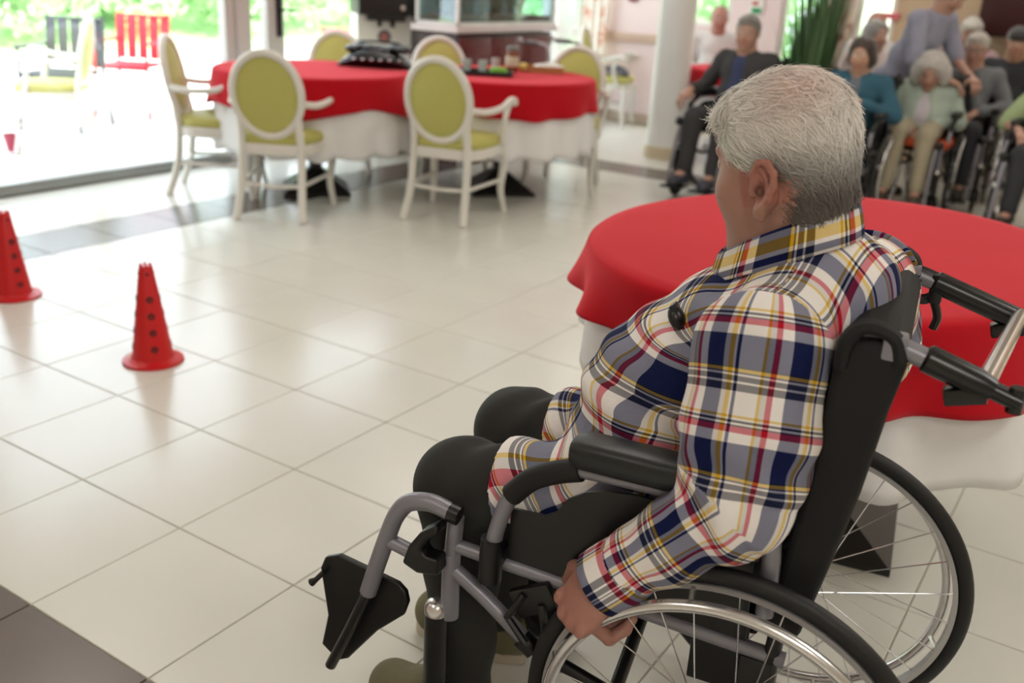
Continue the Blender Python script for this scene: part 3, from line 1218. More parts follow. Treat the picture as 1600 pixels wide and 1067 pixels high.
# ---------------------------------------------------------------- coffee machine on its cabinet
cm_c = (-5.22, 6.10)
cab = thing('machine_cabinet', 'low white cabinet carrying the coffee machine by the glazed door', 'cabinet', (cm_c[0], cm_c[1], 0), 0)
MB().box((0, 0, 0.34), (0.48, 0.62, 0.56), bev=0.006).obj('body', M_white, cab)
MB().box((0, 0, 0.03), (0.44, 0.58, 0.06)).obj('plinth', M_dark, cab)
MB().box((0, 0, 0.632), (0.52, 0.66, 0.024), bev=0.004).obj('worktop', mat('beige_worktop', rgb(206, 186, 160), rough=0.4), cab)
for sy in (-1, 1):
    dr = MB().box((0.246, sy * 0.155, 0.34), (0.014, 0.295, 0.53), bev=0.003).obj('door', M_white, cab)
    MB().tube([(0.262, sy * 0.03, 0.30), (0.262, sy * 0.03, 0.42)], 0.005, 8).obj('handle', M_alu, dr)
cof = thing('coffee_machine', 'white coffee machine with a black head and round emblem on its front', 'machine', (cm_c[0], cm_c[1], 0.646), D(-38))
mb = MB()
mb.prism([(-0.20, 0.0), (0.15, 0.0), (0.15, 0.055), (0.10, 0.08), (0.10, 0.40), (-0.20, 0.40)], -0.21, 0.21)
mb.obj('body', M_white, cof)
mb = MB().box((0.0, 0, 0.56), (0.42, 0.44, 0.32), bev=0.02)
mb.box((0.15, 0, 0.385), (0.09, 0.30, 0.05), bev=0.01)
mb.obj('head', M_black, cof)
for sy in (-0.05, 0.05):
    MB().lathe([(0.014, 0.0), (0.018, 0.02), (0.02, 0.05)], (0.16, sy, 0.315), 14).obj('spout', M_black, cof)
MB().box((0.17, 0, 0.028), (0.13, 0.28, 0.05), bev=0.008).obj('drip_tray', M_black, cof)
em = MB().lathe([(0, 0.006), (0.026, 0.006), (0.028, 0.003), (0.028, 0)], (0.098, 0, 0.24), 24, axis=(1, 0, 0), sy=1.0)
e0 = MB().lathe([(0.030, 0), (0.052, 0.0), (0.054, 0.002), (0.052, 0.005), (0.032, 0.005)], (0.098, 0, 0.24), 28, axis=(1, 0, 0)).obj('emblem_ring', mat('emblem_grey', rgb(110, 106, 110), rough=0.5), cof)
em.obj('emblem', mat('emblem_red', rgb(190, 104, 96), rough=0.5), e0)
MB().lathe([(0, 0.012), (0.02, 0.01), (0.024, 0)], (0.205, 0.12, 0.46), 18, axis=(1, 0, 0)).obj('button', M_chrome, cof)

# ---------------------------------------------------------------- aquarium on its mahogany cabinet
M_mah = mat('mahogany', rgb(104, 34, 34), rough=0.35, var=0.25, vscale=4)
M_mahd = mat('mahogany_dark', rgb(62, 26, 26), rough=0.4, var=0.2, vscale=4)
aq = thing('aquarium_cabinet', 'mahogany cabinet with a white top standing beneath the aquarium', 'cabinet', (-4.66, 6.755, 0), 0)
MB().box((0, 0, 0.50), (0.37, 1.34, 0.90), bev=0.004).obj('body', M_mahd, aq)
MB().box((0, 0, 0.03), (0.33, 1.30, 0.06)).obj('plinth', M_mah, aq)
MB().box((0, 0, 0.985), (0.44, 1.44, 0.05), bev=0.006).obj('worktop', mat('aquarium_top', rgb(226, 214, 214), rough=0.4), aq)
for k in range(3):
    y = -0.445 + 0.445 * k
    dr = MB().box((0.192, y, 0.50), (0.018, 0.43, 0.84), bev=0.004)
    dr.box((0.203, y, 0.50), (0.006, 0.30, 0.70), bev=0.002)
    dr = dr.obj('door', M_mah, aq)
    MB().ell((0.214, y + (0.17 if k != 2 else -0.17), 0.55), (0.012, 0.012, 0.012), 10).obj('knob', M_chrome, dr)
MB().box((0.0, -0.678, 0.50), (0.30, 0.016, 0.80), bev=0.004).obj('side_panel', M_mah, aq)
tk = thing('aquarium', 'glass fish tank with dark plants on the mahogany cabinet', 'aquarium', (-4.66, 6.755, 1.012), 0)
W_, L_, H_ = 0.40, 1.38, 0.46
fr = MB()
for sx in (-1, 1):
    for sy in (-1, 1):
        fr.box((sx * (W_ / 2 - 0.012), sy * (L_ / 2 - 0.012), H_ / 2), (0.024, 0.024, H_), bev=0.003)
fr.box((0, 0, 0.01), (W_, L_, 0.02), bev=0.003)
fr.obj('frame', M_white, tk)
gp = MB()
for sx in (-1, 1):
    gp.box((sx * (W_ / 2 - 0.006), 0, H_ / 2 + 0.01), (0.006, L_ - 0.05, H_ - 0.03))
for sy in (-1, 1):
    gp.box((0, sy * (L_ / 2 - 0.006), H_ / 2 + 0.01), (W_ - 0.05, 0.006, H_ - 0.03))
gp.obj('pane', glass_mat('tank_glass', col=(0.86, 0.95, 0.96, 1), refl=0.10), tk)
MB().box((0, 0, 0.045), (W_ - 0.05, L_ - 0.05, 0.045)).obj('gravel', mat('gravel', rgb(96, 84, 66), rough=0.9, var=0.4, vscale=120, bump=1.0, bscale=150), tk)['kind'] = 'stuff'
MB().box((-W_ / 2 + 0.022, 0, 0.25), (0.006, L_ - 0.06, 0.38)).obj('back_panel', mat('tank_back', rgb(92, 128, 136), rough=0.6, var=0.35, vscale=3), tk)
for k in range(9):
    pl = MB()
    y = -0.60 + 0.13 * k + 0.03 * (k % 3)
    for q in range(9):
        an = q * 0.9 + k
        hgt = 0.13 + 0.035 * ((q * 7 + k * 3) % 5)
        pl.tube(curve_pts([(-0.03 + 0.01 * math.cos(an), y, 0.06), (-0.03 + 0.03 * math.cos(an), y + 0.03 * math.sin(an), 0.06 + hgt * 0.6), (-0.03 + 0.05 * math.cos(an), y + 0.06 * math.sin(an), 0.06 + hgt)], 3),
                [0.004, 0.010, 0.012, 0.012, 0.009, 0.005, 0.002], 6, flat=(1, 0.3))
    pl.obj('water_plant', mat('tank_plant', rgb(52, 74, 40), rough=0.6, var=0.3, vscale=9), tk)

# metal walking frame parked before the cabinet
wf = thing('walking_frame', 'grey metal walking frame parked in front of the aquarium cabinet', 'walking frame', (-4.16, 6.92, 0), D(0))
M_tubeg = mat('pale_tube', rgb(186, 172, 176), rough=0.35, metal=0.5)
for sy in (-1, 1):
    side = MB().tube(curve_pts([(0.22, sy * 0.27, 0.0), (0.16, sy * 0.25, 0.45), (0.13, sy * 0.25, 0.84), (0.06, sy * 0.25, 0.90), (-0.10, sy * 0.25, 0.90), (-0.17, sy * 0.25, 0.84), (-0.20, sy * 0.27, 0.0)], 6), 0.014, 10)
    side.tube([(0.17, sy * 0.255, 0.38), (-0.18, sy * 0.255, 0.38)], 0.011, 8)
    side.obj('side_frame', M_tubeg, wf)
    MB().tube([(-0.10, sy * 0.25, 0.90), (0.04, sy * 0.25, 0.90)], 0.018, 10).obj('grip', mat('grey_grip', rgb(110, 104, 108), rough=0.7), wf)
cx = MB()
cx.tube([(0.13, -0.25, 0.72), (0.13, 0.25, 0.72)], 0.012, 8)
cx.tube([(0.15, -0.25, 0.52), (0.15, 0.25, 0.52)], 0.012, 8)
cx.obj('cross_bar', M_tubeg, wf)

# ---------------------------------------------------------------- dark cupboard with white counter on the far right
hc = thing('counter_cabinet', 'long white-topped counter along the tan far wall', 'counter', (0.75, 9.08, 0))
MB().box((0, 0, 0.47), (3.2, 0.50, 0.82), bev=0.004).obj('body', M_tan, hc)
MB().box((0, 0, 0.04), (3.16, 0.46, 0.08)).obj('plinth', M_dark, hc)
MB().box((0, 0, 0.90), (3.3, 0.58, 0.04), bev=0.006).obj('worktop', M_white, hc)
for k in range(5):
    d_ = MB().box((-1.26 + 0.63 * k, -0.256, 0.47), (0.60, 0.016, 0.78), bev=0.004).obj('door', M_tan, hc)
    MB().tube([(-1.02 + 0.63 * k, -0.275, 0.60), (-1.02 + 0.63 * k, -0.275, 0.72)], 0.006, 8).obj('handle', M_alu, d_)
uc = thing('wall_cupboard', 'dark mahogany wall cupboard above the white counter at the far right', 'cupboard', (-0.4, 9.22, 1.12))
MB().box((0, 0, 0.5), (2.0, 0.34, 1.0), bev=0.004).obj('body', M_mahd, uc)
for k in range(4):
    d_ = MB().box((-0.75 + 0.5 * k, -0.178, 0.5), (0.48, 0.016, 0.96), bev=0.004)
    d_.box((-0.75 + 0.5 * k, -0.188, 0.5), (0.36, 0.006, 0.82), bev=0.002)
    d_ = d_.obj('door', M_mahd, uc)
    MB().ell((-0.55 + 0.5 * k, -0.20, 0.30), (0.012, 0.012, 0.012), 10).obj('knob', M_chrome, d_)

# ---------------------------------------------------------------- outside furniture
def slat_chair(name, label, loc, rot, mt, grp=None):
    t = thing(name, label, 'chair', loc, rot, grp)
    for k in range(5):
        MB().box((0.0 - 0.2 + 0.1 * k, 0, 0.45), (0.088, 0.46, 0.02), bev=0.005).obj('slat', mt, t)
    for k in range(5):
        MB().box((-0.25 - 0.012 * k, -0.2 + 0.1 * k, 0.67), (0.018, 0.08, 0.38), rot=Matrix.Rotation(-0.12, 3, 'Y'), bev=0.005).obj('back_slat', mt, t)
    for sy in (-1, 1):
        MB().tube(curve_pts([(0.24, sy * 0.25, 0), (0.20, sy * 0.24, 0.45), (0.19, sy * 0.24, 0.64)], 5), 0.014, 8).obj('leg', mt, t)
        MB().tube(curve_pts([(-0.30, sy * 0.25, 0), (-0.24, sy * 0.24, 0.45), (-0.30, sy * 0.24, 0.88)], 5), 0.014, 8).obj('leg', mt, t)
        MB().box((-0.03, sy * 0.245, 0.65), (0.46, 0.05, 0.022), bev=0.006).obj('armrest', mt, t)
    MB().tube([(-0.295, -0.24, 0.86), (-0.295, 0.24, 0.86)], 0.014, 8).obj('top_rail', mt, t)
    MB().tube([(0.20, -0.24, 0.43), (0.20, 0.24, 0.43)], 0.012, 8).obj('seat_rail', mt, t)
    return t


slat_chair('garden_chair', 'dark grey garden chair on the terrace behind the white armchair', (-7.55, 4.83, 0), D(-62), mat('anthracite', rgb(70, 72, 78), rough=0.5))
slat_chair('garden_chair', 'red slatted garden chair on the terrace beside the window', (-7.85, 5.72, 0), D(-62), mat('garden_red', rgb(214, 40, 56), rough=0.5))
bn = thing('picnic_bench', 'red picnic bench on the lawn seen through the glazed door', 'bench', (-10.8, 11.6, 0), D(55))
M_gr = MATS['garden_red']
for k in range(3):
    MB().box((-0.12 + 0.12 * k, 0, 0.44), (0.10, 1.3, 0.03), bev=0.006).obj('slat', M_gr, bn)
for sy in (-1, 1):
    l_ = MB()
    l_.box((-0.13, sy * 0.5, 0.21), (0.05, 0.06, 0.42), bev=0.005)
    l_.box((0.13, sy * 0.5, 0.21), (0.05, 0.06, 0.42), bev=0.005)
    l_.box((0.0, sy * 0.5, 0.25), (0.24, 0.05, 0.05), bev=0.005)
    l_.obj('leg_frame', M_gr, bn)
po = thing('flower_pot', 'small dark red flower pot on the terrace at the left edge', 'pot', (-6.87, 3.96, 0))
MB().lathe([(0, 0), (0.045, 0), (0.062, 0.10), (0.066, 0.10), (0.068, 0.125), (0.060, 0.125), (0.055, 0.10), (0.0, 0.095)], n=24).obj('pot', mat('pot_red', rgb(150, 30, 60), rough=0.5), po)

# ---------------------------------------------------------------- tall grassy plant before the far windows
pt = thing('grass_plant', 'tall dark green grass-like plant in a pot behind the man\'s head', 'plant', (-2.03, 6.80, 0))
MB().lathe([(0, 0), (0.13, 0), (0.17, 0.32), (0.185, 0.32), (0.185, 0.35), (0.165, 0.35), (0.155, 0.31), (0, 0.30)], n=28).obj('pot', mat('pot_grey', rgb(120, 112, 104), rough=0.6), pt)
M_gra = mat('blade_green', rgb(74, 104, 66), rough=0.55, var=0.5, vscale=7)
r_ = np.random.default_rng(3)
for q in range(6):
    mb = MB()
    for k in range(58):
        an, rad = r_.uniform(0, 2 * PI), 0.10 * math.sqrt(r_.uniform())
        hgt = r_.uniform(1.0, 1.62)
        ln = r_.uniform(0.0, 0.20)
        b0 = V(rad * math.cos(an), rad * math.sin(an), 0.29)
        d = V(math.cos(an), math.sin(an), 0)
        s = unit(np.cross(d, V(0, 0, 1)) + r_.normal(0, 0.4, 3))
        w0 = r_.uniform(0.007, 0.012)
        pts = [(0.0, 1.0), (0.35, 1.0), (0.7, 0.8), (0.9, 0.5), (1.0, 0.05)]
        vs = []
        for t_, ww in pts:
            p = b0 + V(0, 0, (hgt - 0.29) * t_) + d * ln * t_ ** 2
            vs += [p - s * w0 * ww, p + s * w0 * ww]
        mb.add(vs, [(2 * i, 2 * i + 1, 2 * i + 3, 2 * i + 2) for i in range(4)])
    o = mb.obj('grass_blades', M_gra, pt, smooth=False)
    o['kind'] = 'stuff'

# ---------------------------------------------------------------- wheelchairs (origin on the floor between the rear wheels, facing +x)
M_tyre = mat('tyre_rubber', rgb(13, 13, 14), rough=0.55)
M_rim = mat('rim_grey', rgb(186, 184, 184), rough=0.35, metal=0.6)
M_hrim = mat('hand_rim_silver', rgb(216, 214, 214), rough=0.22, metal=0.9)
M_fr = mat('frame_grey', rgb(136, 134, 142), rough=0.38, metal=0.35)
M_blk = mat('black_frame', rgb(11, 11, 12), rough=0.38)
M_fab = mat('black_nylon', rgb(9, 9, 10), rough=0.75, bump=0.3, bscale=500)
M_pad = mat('black_pad', rgb(24, 28, 29), rough=0.4)
M_grip = mat('grip_rubber', rgb(11, 11, 12), rough=0.28)
M_foam = mat('black_foam', rgb(12, 12, 13), rough=0.7)


def wheel_parts(root, y, spin=0.0, nsp=26, R=0.308, dx=0.0):
    s = 1 if y > 0 else -1
    z = R
    wh = MB().torus((0, y, z), R - 0.015, 0.015, n=96, k=12, flat=(1.0, 0.85)).obj('rear_wheel', M_tyre, root)
    rm = MB()
    n, prof = 96, [(0.272, -0.011), (0.281, -0.012), (0.281, 0.012), (0.272, 0.011)]
    vs, fs = [], []
    for i in range(n):
        t = 2 * PI * i / n
        for r, dy in prof:
            vs.append((r * math.cos(t), y + dy, z + r * math.sin(t)))
    for i in range(n):
        i2 = (i + 1) % n
        for j in range(4):
            j2 = (j + 1) % 4
            fs.append((i * 4 + j, i2 * 4 + j, i2 * 4 + j2, i * 4 + j2))
    rm.add(vs, fs).obj('rim', M_rim, wh)
    hr = MB().torus((0, y + s * 0.040, z), 0.262, 0.0095, n=96, k=12)
    for k in range(6):
        t = 2 * PI * k / 6 + 0.3
        hr.tube([(0.262 * math.cos(t), y + s * 0.036, z + 0.262 * math.sin(t)), (0.276 * math.cos(t), y + s * 0.006, z + 0.276 * math.sin(t))], 0.005, 6)
    hr.obj('hand_rim', M_hrim, wh)
    hb = MB().lathe([(0.0, -0.036), (0.014, -0.036), (0.014, -0.030), (0.026, -0.028), (0.026, -0.022), (0.015, -0.018), (0.015, 0.018), (0.026, 0.022), (0.026, 0.028), (0.012, 0.032), (0.012, 0.042), (0, 0.042)], (0, y, z), 18, axis=(0, s, 0))
    hb.obj('hub', M_rim, wh)
    sp = MB()
    for k in range(nsp):
        t = 2 * PI * k / nsp + spin
        sd = 1 if k % 2 else -1
        off = (0.75 if (k // 2) % 2 else -0.75)
        a = (0.024 * math.cos(t + off * 1.6), y + sd * 0.025, z + 0.024 * math.sin(t + off * 1.6))
        b = (0.273 * math.cos(t), y + sd * 0.002, z + 0.273 * math.sin(t))
        sp.tube([a, b], 0.0013, 5, caps=False)
    o = sp.obj('spokes', M_chrome, wh)
    o['kind'] = 'stuff'
    wh.location.x = dx


def wheelchair(label, loc, rot, main=False, group=None, cushion=None, high=False):
    root = thing('wheelchair', label, 'wheelchair', loc, rot, group)
    for s in (1, -1):
        wheel_parts(root, s * 0.265, spin=0.13 if s > 0 else 0.31, dx=0.026 * s if main else 0.0)
    for s in (1, -1):
        y = s * 0.215
        f = MB()
        f.tube(curve_pts([(0.50, y, 0.54), (0.504, y, 0.47), (0.507, y, 0.37)], 4), 0.0145, 12)
        f.tube([(0.50, y, 0.485), (0.30, y, 0.474), (-0.05, y, 0.455)], 0.0125, 12)
        f.tube(curve_pts([(0.505, y, 0.44), (0.44, y, 0.40), (0.358, y, 0.338)], 4), 0.0135, 12)
        f.tube([(0.506, y, 0.47), (0.506, y, 0.34)], 0.016, 12)
        f.obj('side_frame', M_fr, root)
        b = MB()
        b.tube([(0.37, y, 0.345), (0.345, y, 0.328)], 0.018, 12)
        b.tube([(0.35, y, 0.332), (0.20, y, 0.29), (-0.04, y, 0.27)], 0.012, 10)
        b.tube([(-0.025, y, 0.20), (-0.03, y, 0.46)], 0.0135, 10)
        b.box((-0.012, s * 0.222, 0.33), (0.05, 0.012, 0.24), bev=0.003)
        b.box((0.05, s * 0.20, 0.43), (0.085, 0.010, 0.13), bev=0.003)
        b.obj('axle_frame', M_blk, root)
        # brake
        b = MB()
        b.box((0.345, s * 0.232, 0.44), (0.075, 0.016, 0.05), rot=Matrix.Rotation(0.5, 3, 'Y'), bev=0.004)
        b.tube([(0.36, s * 0.24, 0.45), (0.385, s * 0.245, 0.40), (0.35, s * 0.25, 0.365)], 0.007, 8)
        b.tube([(0.33, s * 0.24, 0.44), (0.315, s * 0.25, 0.39)], 0.007, 8)
        b.obj('brake', M_blk, root)
        # caster
        c = MB()
        c.tube([(0.528, s * 0.222, 0.20), (0.528, s * 0.222, 0.345)], 0.021, 16)
        c.tube(curve_pts([(0.528, s * 0.222, 0.20), (0.50, s * 0.246, 0.16), (0.485, s * 0.246, 0.085)], 4), 0.010, 8)
        c.tube(curve_pts([(0.528, s * 0.222, 0.20), (0.50, s * 0.198, 0.16), (0.485, s * 0.198, 0.085)], 4), 0.010, 8)
        c = c.obj('caster', M_blk, root)
        MB().lathe([(0.021, 0.0), (0.021, 0.012), (0.016, 0.022), (0.006, 0.027), (0, 0.027)], (0.528, s * 0.222, 0.345), 16).obj('cap', M_hrim, c)
        w_ = MB().torus((0.485, s * 0.222, 0.088), 0.068, 0.020, n=40, k=10, flat=(1, 0.75))
        w_.lathe([(0.062, -0.006), (0.062, 0.006)], (0.485, s * 0.222, 0.088), 20, axis=(0, 1, 0))
        w_.obj('wheel', M_tyre, c)
        # armrest
        if not high or True:
            a = MB()
            a.tube(curve_pts([(0.424, s * 0.238, 0.47), (0.42, s * 0.238, 0.53), (0.407, s * 0.238, 0.588), (0.392, s * 0.238, 0.625)], 4), 0.0135, 12)
            a.tube(curve_pts([(0.30, s * 0.238, 0.693), (0.26, s * 0.238, 0.698), (0.10, s * 0.238, 0.70), (0.02, s * 0.238, 0.69), (-0.006, s * 0.238, 0.655), (-0.012, s * 0.238, 0.54)], 5), 0.0135, 12)
            a.obj('arm_tube', M_fr, root)
            MB().tube(curve_pts([(0.394, s * 0.238, 0.622), (0.362, s * 0.238, 0.658), (0.321, s * 0.238, 0.682), (0.283, s * 0.238, 0.696)], 5), 0.0185, 12).obj('arm_sleeve', M_foam, root)
            b = MB()
            b.tube([(0.424, s * 0.238, 0.455), (0.423, s * 0.238, 0.535)], 0.019, 12)
            b.box((0.424, s * 0.228, 0.50), (0.04, 0.03, 0.03), bev=0.005)
            b.obj('arm_socket', M_blk, root)
            p = MB()
            vs, fs = [], []
            secs = [(0.302, 0.35), (0.298, 0.75), (0.28, 1.0), (0.15, 1.0), (0.0, 1.0), (-0.02, 0.8), (-0.026, 0.4)]
            n = 16
            for x, q in secs:
                for k in range(n):
                    t = 2 * PI * k / n
                    cy = math.copysign(abs(math.cos(t)) ** 0.6, math.cos(t))
                    cz = math.copysign(abs(math.sin(t)) ** 0.6, math.sin(t))
                    vs.append((x, s * 0.234 + 0.034 * q * cy, 0.728 + 0.024 * q * cz))
            for i in range(len(secs) - 1):
                for k in range(n):
                    k2 = (k + 1) % n
                    fs.append((i * n + k, i * n + k2, (i + 1) * n + k2, (i + 1) * n + k))
            fs.append(tuple(range(n)))
            fs.append(tuple((len(secs) - 1) * n + k for k in range(n)))
            p.add(vs, fs).obj('armrest', M_pad, root)
        g = MB()
        g.prism([(0.405, 0.485), (0.40, 0.585), (0.345, 0.588), (0.325, 0.60), (0.308, 0.628), (0.28, 0.648), (0.25, 0.658), (0.20, 0.665), (0.02, 0.665), (0.01, 0.47)], s * 0.212, s * 0.218)
        g.obj('side_guard', M_blk, root)
        # back post and push handle
        f = MB()
        f.tube(curve_pts([(-0.03, y, 0.455), (-0.04, y, 0.60), (-0.075, y, 0.80), (-0.098, y, 0.965)], 4), 0.0125, 10)
        f.obj('back_post', M_blk, root)
        ex = -0.232 if s > 0 else -0.30
        zz = 0.972 if s > 0 else 0.960
        h = MB()
        h.tube([(-0.105, y, zz), (-0.150, y, zz - 0.013)], 0.014, 12)
        h.box((-0.112, y, zz - 0.004), (0.030, 0.034, 0.034), bev=0.006)
        h = h.obj('push_handle', M_fr, root)
        g = MB()
        e = (ex, y, zz - 0.013 - 0.30 * (-0.15 - ex))
        d = unit(V(*e) - V(-0.15, y, zz - 0.012))
        g.tube([(-0.148, y, zz - 0.011), V(-0.148, y, zz - 0.011) + d * 0.004, V(*e) - d * 0.02, V(*e)], [0.014, 0.0185, 0.0185, 0.015], 14)
        g.box(V(*e) - d * 0.03 + V(0, 0, -0.022), (0.05, 0.026, 0.022), rot=Matrix.Rotation(0.28, 3, 'Y'), bev=0.004)
        g.tube([V(*e) - d * 0.004, V(*e) + d * 0.035], 0.012, 10)
        g.tube([V(*e) + d * 0.03 + V(0, 0, -0.015), V(*e) + d * 0.03 + V(0, 0, 0.018)], 0.010, 10)
        g.obj('grip', M_grip, h)
        # strap loop at the top corner of the back
        lp = MB()
        lp.tube(curve_pts([(-0.052, s * 0.222, 0.93), (-0.054, s * 0.224, 0.965), (-0.068, s * 0.224, 0.987), (-0.090, s * 0.224, 0.990), (-0.112, s * 0.222, 0.978), (-0.122, s * 0.222, 0.95)], 5), 0.015, 8, flat=(0.7, 1.0))
        lp.obj('strap_loop', M_fab, root)
        if s < 0 or not main:
            bl = MB()
            bl.tube(curve_pts([(-0.095, y, zz - 0.02), (-0.12, y, zz + 0.0), (-0.15, y, zz - 0.006)], 4), 0.011, 8)
            bl.tube(curve_pts([(-0.105, y, zz - 0.035), (-0.135, y, zz - 0.045), (-0.155, y, zz - 0.035)], 4), 0.009, 8)
            bl.box((-0.155, y, zz - 0.022), (0.022, 0.026, 0.05), bev=0.006)
            bl.tube(curve_pts([(-0.153, y, zz - 0.04), (-0.165, y, zz - 0.07), (-0.162, y, zz - 0.092)], 4), 0.007, 8)
            bl.obj('brake_lever', M_blk, h)
    # back upholstery, seat, brace
    bk = MB()
    bk.prism([(-0.012, 0.50), (-0.020, 0.60), (-0.033, 0.746), (-0.041, 0.855), (-0.043, 0.94), (-0.060, 0.972), (-0.105, 0.978),
              (-0.132, 0.948), (-0.121, 0.883), (-0.107, 0.757), (-0.088, 0.64), (-0.062, 0.50)], -0.228, 0.228)
    bko = bk.obj('backrest', M_fab, root)
    md = bko.modifiers.new('bev', 'BEVEL')
    md.width = 0.012
    md.segments = 3
    md.limit_method = 'ANGLE'
    MB().box((0.215, 0, 0.485), (0.44, 0.40, 0.03), bev=0.01).obj('seat', M_fab, root)
    if cushion:
        MB().box((0.23, 0, 0.525), (0.44, 0.47, 0.05), bev=0.02).obj('cushion', cushion, root)
    xb = MB()
    for s in (1, -1):
        xb.tube([(0.19 + 0.015 * s, s * 0.20, 0.285), (0.19 + 0.015 * s, -s * 0.20, 0.468)], 0.012, 10)
    xb.obj('cross_brace', M_blk, root)
    if main:
        MB().tube([(-0.222, 0.215, 0.941), (-0.285, -0.215, 0.914)], 0.0125, 12).obj('handle_bar', M_hrim, root)
    sides = (1,) if main else (1, -1)
    for s in sides:
        y = s * 0.24
        if main:
            lg = MB()
            lg.tube(curve_pts([(0.497, y, 0.562), (0.536, y, 0.569), (0.575, y, 0.558), (0.598, y, 0.53), (0.613, y, 0.492), (0.636, y, 0.42), (0.655, y, 0.355)], 4), 0.0155, 12)
            lg.tube([(0.615, y, 0.474), (0.512, y, 0.452)], 0.013, 12)
            lg = lg.obj('leg_rest', M_fr, root)
            MB().tube([(0.652, y, 0.364), (0.696, y, 0.258), (0.737, y, 0.166)], 0.0105, 10).obj('footplate_tube', M_blk, lg)
            MB().tube([(0.500, y, 0.5622), (0.482, y, 0.559)], 0.0165, 12).obj('end_cap', M_blk, lg)
            fp = MB()
            fp.prism([(0.775, 0.35), (0.765, 0.375), (0.735, 0.389), (0.612, 0.369), (0.596, 0.356), (0.591, 0.335), (0.600, 0.306), (0.654, 0.253), (0.690, 0.205), (0.717, 0.168), (0.740, 0.155), (0.776, 0.180), (0.761, 0.251)], 0.200, 0.212)
            fp = fp.obj('footplate', M_blk, lg)
            md = fp.modifiers.new('bev', 'BEVEL')
            md.width = 0.003
            md.segments = 2
            MB().tube([(0.760, 0.222, 0.352), (0.775, 0.226, 0.333), (0.784, 0.228, 0.325)], [0.005, 0.005, 0.008], 8).obj('stop_pin', M_blk, lg)
            hk = MB()
            hk.prism([(0.577, 0.452), (0.565, 0.488), (0.545, 0.518), (0.514, 0.543), (0.509, 0.527), (0.530, 0.509), (0.541, 0.487), (0.534, 0.477), (0.510, 0.478), (0.507, 0.448), (0.548, 0.440)], 0.226, 0.262)
            hk = hk.obj('latch', M_blk, lg)
            md = hk.modifiers.new('bev', 'BEVEL')
            md.width = 0.006
            md.segments = 3
            md.limit_method = 'ANGLE'
        else:
            y = s * 0.19
            lg = MB()
            lg.tube(curve_pts([(0.50, s * 0.215, 0.52), (0.55, y, 0.515), (0.59, y, 0.47), (0.64, y, 0.28), (0.665, y, 0.13)], 5), 0.0135, 10)
            lg = lg.obj('leg_rest', M_fr, root)
            MB().box((0.70, s * 0.115, 0.115), (0.15, 0.15, 0.014), bev=0.004).obj('footplate', M_blk, lg)
            MB().ell((0.565, s * 0.205, 0.545), (0.032, 0.03, 0.032), 12).obj('latch', M_blk, lg)
    return root


WC_LOC, WC_ROT = (-0.354, 1.436, 0.0), math.radians(189.3)
wheelchair('black and grey wheelchair the plaid-shirted man sits in, one footplate flipped up', WC_LOC, WC_ROT, main=True)

# ---------------------------------------------------------------- figures
def frame_from(f, up=(0, 0, 1)):
    F = unit(f)
    L = unit(np.cross(V(*up), F))
    U = np.cross(F, L)
    return F, L, U


